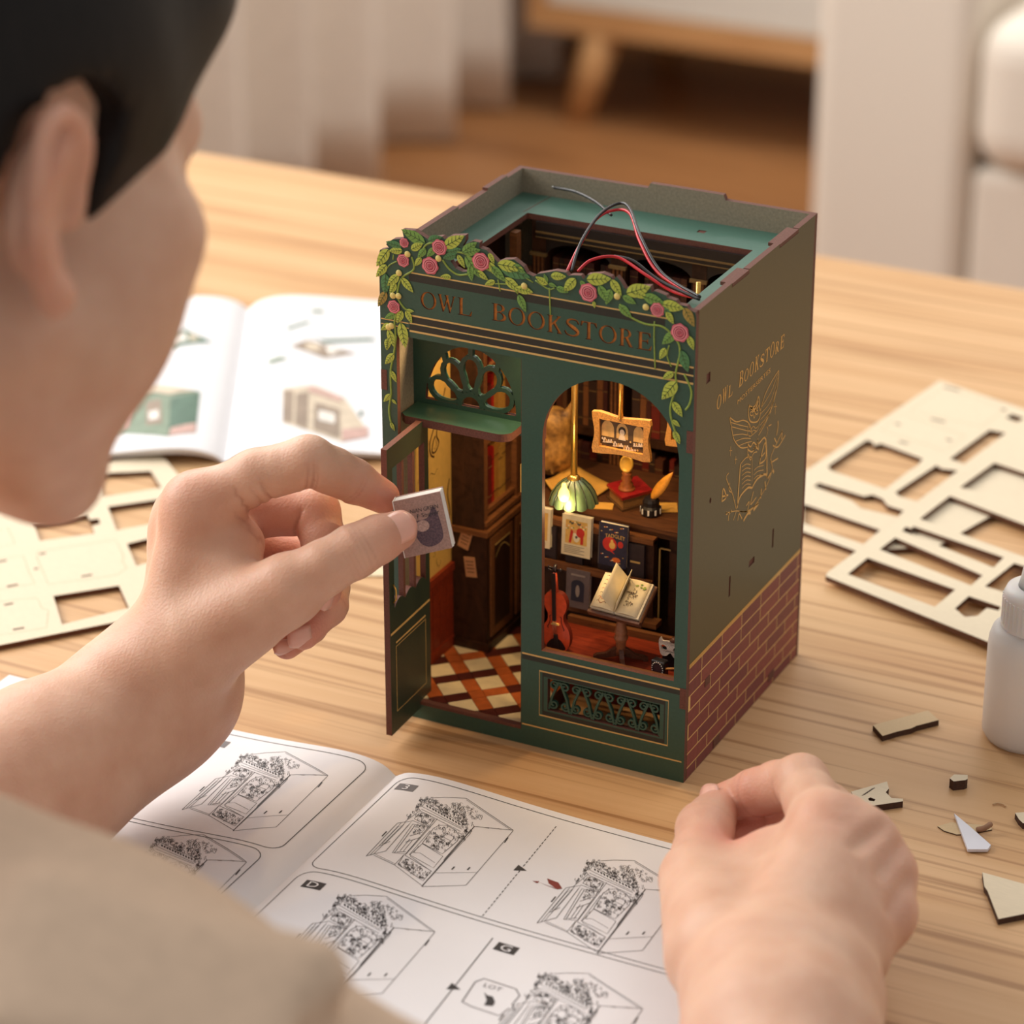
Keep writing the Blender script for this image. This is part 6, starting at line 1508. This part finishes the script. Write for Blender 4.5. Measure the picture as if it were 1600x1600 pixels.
# ---- right hand resting on the table, thumb against the first finger
def B(px, py, d): return at(px, py, d-0.006)
Rm = [B(1292, 1298, 1.068), B(1338, 1322, 1.066), B(1366, 1368, 1.062), B(1370, 1430, 1.052)]
Rw = [B(1180, 1548, 1.000), B(1212, 1552, 1.000), B(1244, 1556, 1.004), B(1272, 1562, 1.008)]
palmR = [(Rm[i], Rw[i], (12.5, 12, 11, 10)[i], 15) for i in range(4)]+[(Rm[i], Rm[i+1], 10.5, 10) for i in range(3)]
rc, rmp, rip, rtip = B(1130, 1490, 1.028), B(1092, 1375, 1.075), B(1102, 1296, 1.108), B(1122, 1262, 1.124)
palmR += [(rc, rmp, 19, 12.5), (B(1180, 1440, 1.050), B(1215, 1350, 1.078), 17, 13), (B(1150, 1400, 1.068), B(1165, 1365, 1.082), 13, 10)]
palmR += [(B(1300, 1500, 1.040), B(1335, 1430, 1.062), 16, 12)]
ri = [(Rm[0], 12), (B(1270, 1255, 1.092), 10.2), (B(1252, 1222, 1.106), 10.0), (B(1215, 1228, 1.116), 8.9), (B(1181, 1238, 1.123), 8.6), (B(1132, 1252, 1.135), 7.0)]
rm = [(Rm[1], 11.5), (B(1318, 1284, 1.092), 9.8), (B(1290, 1264, 1.110), 9.5), (B(1240, 1282, 1.124), 8.6), (B(1200, 1296, 1.131), 8.2), (B(1158, 1310, 1.130), 7.0)]
rr = [(Rm[2], 11), (B(1350, 1335, 1.088), 9.5), (B(1332, 1318, 1.104), 9.2), (B(1280, 1330, 1.118), 8.4), (B(1240, 1338, 1.122), 8), (B(1195, 1345, 1.116), 6.8)]
rp = [(Rm[3], 10), (B(1362, 1405, 1.070), 8.4), (B(1350, 1392, 1.085), 8.2), (B(1310, 1396, 1.096), 7.4), (B(1280, 1398, 1.098), 7), (B(1240, 1398, 1.092), 6)]
rt = [(rc, 18), (rmp, 12.2), (B(1097, 1335, 1.092), 10.6), (rip, 10.4), (B(1112, 1278, 1.117), 8.6), (rtip, 7.4)]
elbow = np.array([190.0, -370, 40])
armR = [(B(1226, 1560, 1.002), B(1222, 1640, 0.972), 26, 25), (B(1170, 1560, 1.002), B(1190, 1640, 0.972), 20, 22), (B(1280, 1575, 1.006), B(1262, 1640, 0.976), 18, 20),
        (B(1222, 1640, 0.972), elbow, 26, 38)]
creR = [(B(1181, 1238, 1.123), B(1132, 1252, 1.135)-B(1252, 1222, 1.106), 14, 0.8, 0.5, None), (B(1236, 1226, 1.110), B(1181, 1238, 1.123)-B(1252, 1222, 1.106), 15, 0.9, 0.6, UP*-10-FW*4),
        (rip, rtip-rmp, 15, 0.8, 0.4, -FW*10)]
knR = [(Rm[0]-FW*4+UP*2, Rm[0]-FW*3.4+UP*3, 9.5, 9, 5), (Rm[1]-FW*4+RT*3, Rm[1]-FW*3+RT*4+UP*2, 9, 8.5, 5), (Rm[2]-FW*3+RT*4.5, Rm[2]-FW*2+RT*5.2+UP*1, 8.5, 8, 5), (Rm[3]-FW*2+RT*4.5, Rm[3]+RT*5.6+UP*1, 7.8, 7.4, 5)]
for i in range(3):
    va = (Rm[i]+Rm[i+1])/2; creR.append((va-FW*12+RT*4, RT*(0.5+.2*i)-UP*0.85, 15, 3.2, 1.5, None))
hand(palmR, 8, [ri, rm, rr, rp, rt], 0.9, armR, creR,
     [(B(1181, 1238, 1.123), 20, 0.5), (B(1132, 1252, 1.135), 15, 0.7), (rtip, 14, 0.6), (B(1200, 1296, 1.131), 24, 0.8), (B(1148, 1330, 1.085), 16, 0.7),
      (B(1125, 1310, 1.10), 16, 0.3), (Rm[2], 18, 0.3), (Rm[3], 18, 0.3), (Rm[0]-FW*9, 14, 0.25)], extra=knR)
tdir = unit(rtip-rip)
nail(rtip+unit(-RT*0.75-FW*0.5+UP*0.45)*6.6+tdir*2, unit(-RT*0.75-FW*0.5+UP*0.45), tdir, 10.5, 12)

# ---- head and neck, modelled upright then turned
HS = SDF((-100, -185, -235), (110, 130, 140), 2.6, far=30)
Hd = HS.new(); I3 = np.eye(3)
HS.ell(Hd, (0, -12, 45), I3, (73, 92, 80), 10)
HS.ell(Hd, (0, 34, -6), I3, (62, 58, 80), 22)
HS.cone(Hd, (-30, 78, 30), (30, 78, 30), 13, 13, 18)
for sx in (-1, 1):
    HS.ell(Hd, (sx*55, 54, -6), I3, (19, 24, 20), 18)
    HS.ell(Hd, (sx*40, 42, -40), I3, (29, 36, 32), 22)
    HS.cone(Hd, (sx*52, 4, -46), (sx*12, 76, -98), 19, 15, 22)
HS.ell(Hd, (0, 76, -94), I3, (18, 14, 13), 14)
for sx in (-1, 1): HS.cone(Hd, (sx*44, 44, -34), (sx*16, 62, -84), 24, 18, 22)
HS.cone(Hd, (0, 90, 16), (0, 108, -22), 6, 9, 9); HS.ell(Hd, (-10, 100, -24), I3, (7, 8, 6), 5); HS.ell(Hd, (10, 100, -24), I3, (7, 8, 6), 5)
HS.ell(Hd, (0, 80, -58), I3, (28, 18, 20), 14)
HS.cone(Hd, (-18, 93, -51), (18, 93, -51), 4, 4, 4); HS.cone(Hd, (-16, 92, -61), (16, 92, -61), 5, 5, 4)
for sx in (-1, 1):                                    # eye sockets, eyelids
    c = np.array((sx*31, 96, 10)); sl, P = HS.sub(c-26, c+26); d = np.linalg.norm((P-c)/np.array((17, 12, 11)), axis=-1)
    Hd[sl] += 5.0*np.exp(-(d*1.1)**2)
    HS.ell(Hd, (sx*31, 78, 9), I3, (13, 12, 11), 3)
HS.cone(Hd, (0, -26, -40), (0, -118, -165), 52, 58, 24)
for sx in (-1, 1):                                    # ears: rim, fold, bowl, lobe
    def ep(p): x, y, z = p; y, z = y*0.80-8, z*0.86; return (sx*(76+(x-76)*0.75), y-0.20*z, z)
    hp = [ep(p) for p in smoothcurve([(76, 14, 2), (80, 15, 16), (85, 10, 28), (90, -4, 34), (95, -17, 27), (97, -22, 10), (95, -20, -8), (90, -12, -22), (85, -3, -31), (80, 5, -34)], 3)]
    for a, c in zip(hp[:-1], hp[1:]): HS.cone(Hd, a, c, 3.2, 3.2, 3)
    ah = [ep(p) for p in smoothcurve([(86, 0, 22), (88, -10, 10), (87, -9, -8), (83, 0, -18)], 3)]
    for a, c in zip(ah[:-1], ah[1:]): HS.cone(Hd, a, c, 2.8, 2.8, 4)
    HS.ell(Hd, ep((83, 1, -31)), I3, (4.5, 8, 8), 5)
    HS.ell(Hd, ep((79, -6, 2)), I3, (7, 13, 25), 6)
    HS.ell(Hd, ep((78, 12, -2)), I3, (5, 4, 7), 5)
    c = np.array(ep((89, 2, -1))); sl, P = HS.sub(c-18, c+18); d = np.linalg.norm((P-c)/np.array((10, 8, 11)), axis=-1)
    Hd[sl] += 5*np.exp(-d**2)
hv, hq = HS.mesh(Hd); hv = relax(hv, hq, 3)
TH, PH, RO = math.radians(39), math.radians(2), math.radians(-13)
Ff = RT*math.sin(TH)*math.cos(PH)-UP*math.sin(PH)+FW*math.cos(TH)*math.cos(PH)
Rr = np.cross(Ff, UP); Rr /= np.linalg.norm(Rr); Uu = np.cross(Rr, Ff)
Rr, Uu = Rr*math.cos(RO)+Uu*math.sin(RO), Uu*math.cos(RO)-Rr*math.sin(RO)
HR = np.stack([Rr, Ff, Uu])
HSC = 0.88
HO = at(86, 325, 0.815)-np.array((86, -13, 0))*HSC@HR
def hw(V): return np.asarray(V)*HSC@HR+HO
fl = 0.30*np.exp(-(np.abs(hv[:, 0])-88)**2/120.0)*(hv[:, 1] < 20)
add_body(hw(hv), hq, fl)

# torso and upper arms (under the shirt)
neck = hw([(0, -118, -165)])[0]
shR = at(180, 1790, 0.79); shL = shR+np.array((-330.0, 40, 10)); chest = (shR+shL)/2+np.array((0, -60, -140))
pel = chest+np.array((20, -120, -330))
elbL = at(-240, 1370, 1.060)
TS = SDF(np.minimum.reduce([shL, shR, pel, elbow, elbL])-190, np.maximum.reduce([shL, shR, neck, elbow, elbL])+120, 9, far=60)
T_ = TS.new()
TS.cone(T_, neck, (shL+shR)/2+np.array((0, -10, 0)), 58, 62, 20)
TS.cone(T_, shL, shR, 55, 55, 40); TS.cone(T_, shR, elbow, 46, 38, 20); TS.cone(T_, shL, elbL, 46, 36, 20)
TS.cone(T_, chest+np.array((70, 0, 0)), pel+np.array((50, 0, 0)), 95, 105, 60); TS.cone(T_, chest-np.array((70, 0, 0)), pel-np.array((50, 0, 0)), 95, 105, 60)
tv, tq = TS.mesh(T_); tv = relax(tv, tq, 2)
add_body(tv, tq, np.zeros(len(tv)))
V = np.concatenate(bodyV); Q = np.concatenate(bodyQ); FL = np.concatenate(bodyFl)
bm_ = npmesh('person', V, Q, [SKIN])
a_ = bm_.attributes.new('flush', 'FLOAT', 'POINT'); a_.data.foreach_set('value', FL.astype(np.float32))
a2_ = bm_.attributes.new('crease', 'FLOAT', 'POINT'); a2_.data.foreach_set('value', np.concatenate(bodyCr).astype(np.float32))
person = link('person', bm_, None, 'person in a khaki shirt leaning in, holding a tiny book between thumb and finger', 'person')

for c, n, t, w, l in nails:
    n = unit(n); t = unit(t-n*(t@n)); s_ = np.cross(t, n)
    vs = []; fs = []; nu, nv = 8, 6
    for j in range(nv+1):
        for i in range(nu+1):
            u = i/nu*2-1; v = j/nv*2-1
            ww = w/2*(1-0.16*max(0, v)**4-0.22*max(0, -v)**3)
            vs.append(c+s_*u*ww+t*(v*l/2-(0.10*l*u*u if v < 0 else 0.14*l*u*u*v))+n*(0.9-2.2*u*u-0.7*v*v))
    for j in range(nv):
        for i in range(nu): fs.append((j*(nu+1)+i, j*(nu+1)+i+1, (j+1)*(nu+1)+i+1, (j+1)*(nu+1)+i))
    b = MB(); b.add(vs, fs, 0, True); o = b.build('fingernail', NAIL, person)
    md = o.modifiers.new('thick', 'SOLIDIFY'); md.thickness = 0.0008; md.offset = 0

# hair: cap over the skull, cut by the hairline seen from the side
def poly_sd(py, pz, poly):
    d = np.full(py.shape, 1e9); ins = np.zeros(py.shape, bool); n = len(poly)
    for i in range(n):
        ax_, az = poly[i]; bx, bz = poly[(i+1) % n]
        ex, ez = bx-ax_, bz-az; t = np.clip(((py-ax_)*ex+(pz-az)*ez)/(ex*ex+ez*ez), 0, 1)
        d = np.minimum(d, np.hypot(py-ax_-t*ex, pz-az-t*ez))
        cr = ((az > pz) != (bz > pz)) & (py < (bx-ax_)*(pz-az)/((bz-az) if bz != az else 1e-9)+ax_)
        ins ^= cr
    return np.where(ins, -d, d)
HH = SDF((-115, -145, -120), (115, 120, 150), 3.0, far=40)
G = HH.new()
HH.ell(G, (0, -14, 46), I3, (84, 104, 93), 10); HH.ell(G, (0, -45, 0), I3, (74, 72, 70), 25); HH.ell(G, (0, 60, 78), I3, (56, 44, 34), 26)
ax = [HH.lo[k]+HH.h*np.arange(HH.n[k]) for k in range(3)]
PY, PZ = np.meshgrid(ax[1], ax[2], indexing='ij')
prof = [(112, 52), (88, 54), (72, 44), (60, 24), (47, 8), (37, -8), (30, -22), (22, -26), (19, 8), (12, 34), (-6, 43), (-22, 34), (-29, 8), (-34, -26), (-60, -70), (-110, -80), (-150, 0), (-150, 160), (120, 160)]
D2 = poly_sd(PY, PZ, prof)
wob = 2.2*np.sin(ax[0]*0.35)[:, None, None]
G = np.maximum(G, (D2[None]*0.9+wob).astype(np.float32))
gv, gq = HH.mesh(G); gv = relax(gv, gq, 2)
link('hair', npmesh('hair', hw(gv), gq, [HAIR]), person)

# shirt: loose over shoulders and sleeves, with folds
SS = SDF(np.minimum.reduce([shL, shR, pel])-185, np.maximum.reduce([shL, shR, neck, elbow*0.6+shR*0.4])+95, 5.0, far=60)
G = SS.new()
SS.cone(G, shL, shR, 66, 62, 40); SS.cone(G, shR, shR*0.42+elbow*0.58, 64, 58, 22); SS.cone(G, shL, shL*0.5+elbL*0.5, 62, 54, 22)
SS.cone(G, chest+np.array((75, 0, 0)), pel+np.array((55, 0, 0)), 106, 118, 60); SS.cone(G, chest-np.array((75, 0, 0)), pel-np.array((55, 0, 0)), 106, 118, 60)
SS.cone(G, at(-110, 1500, 0.815), at(40, 1600, 0.80), 40, 44, 40)
SS.cone(G, at(330, 1480, 0.775), at(505, 1520, 0.760), 9, 9, 10)
for k in range(9):
    p0 = at(40+55*k, 1380+18*k, 0.76); p1 = at(-30+60*k, 1600+10*k, 0.73)
    SS.cone(G, p0, p1, 3, 2, 10)
gv, gq = SS.mesh(G); gv = relax(gv, gq, 3)
link('shirt', npmesh('shirt', gv, gq, [SHIRT]), person)
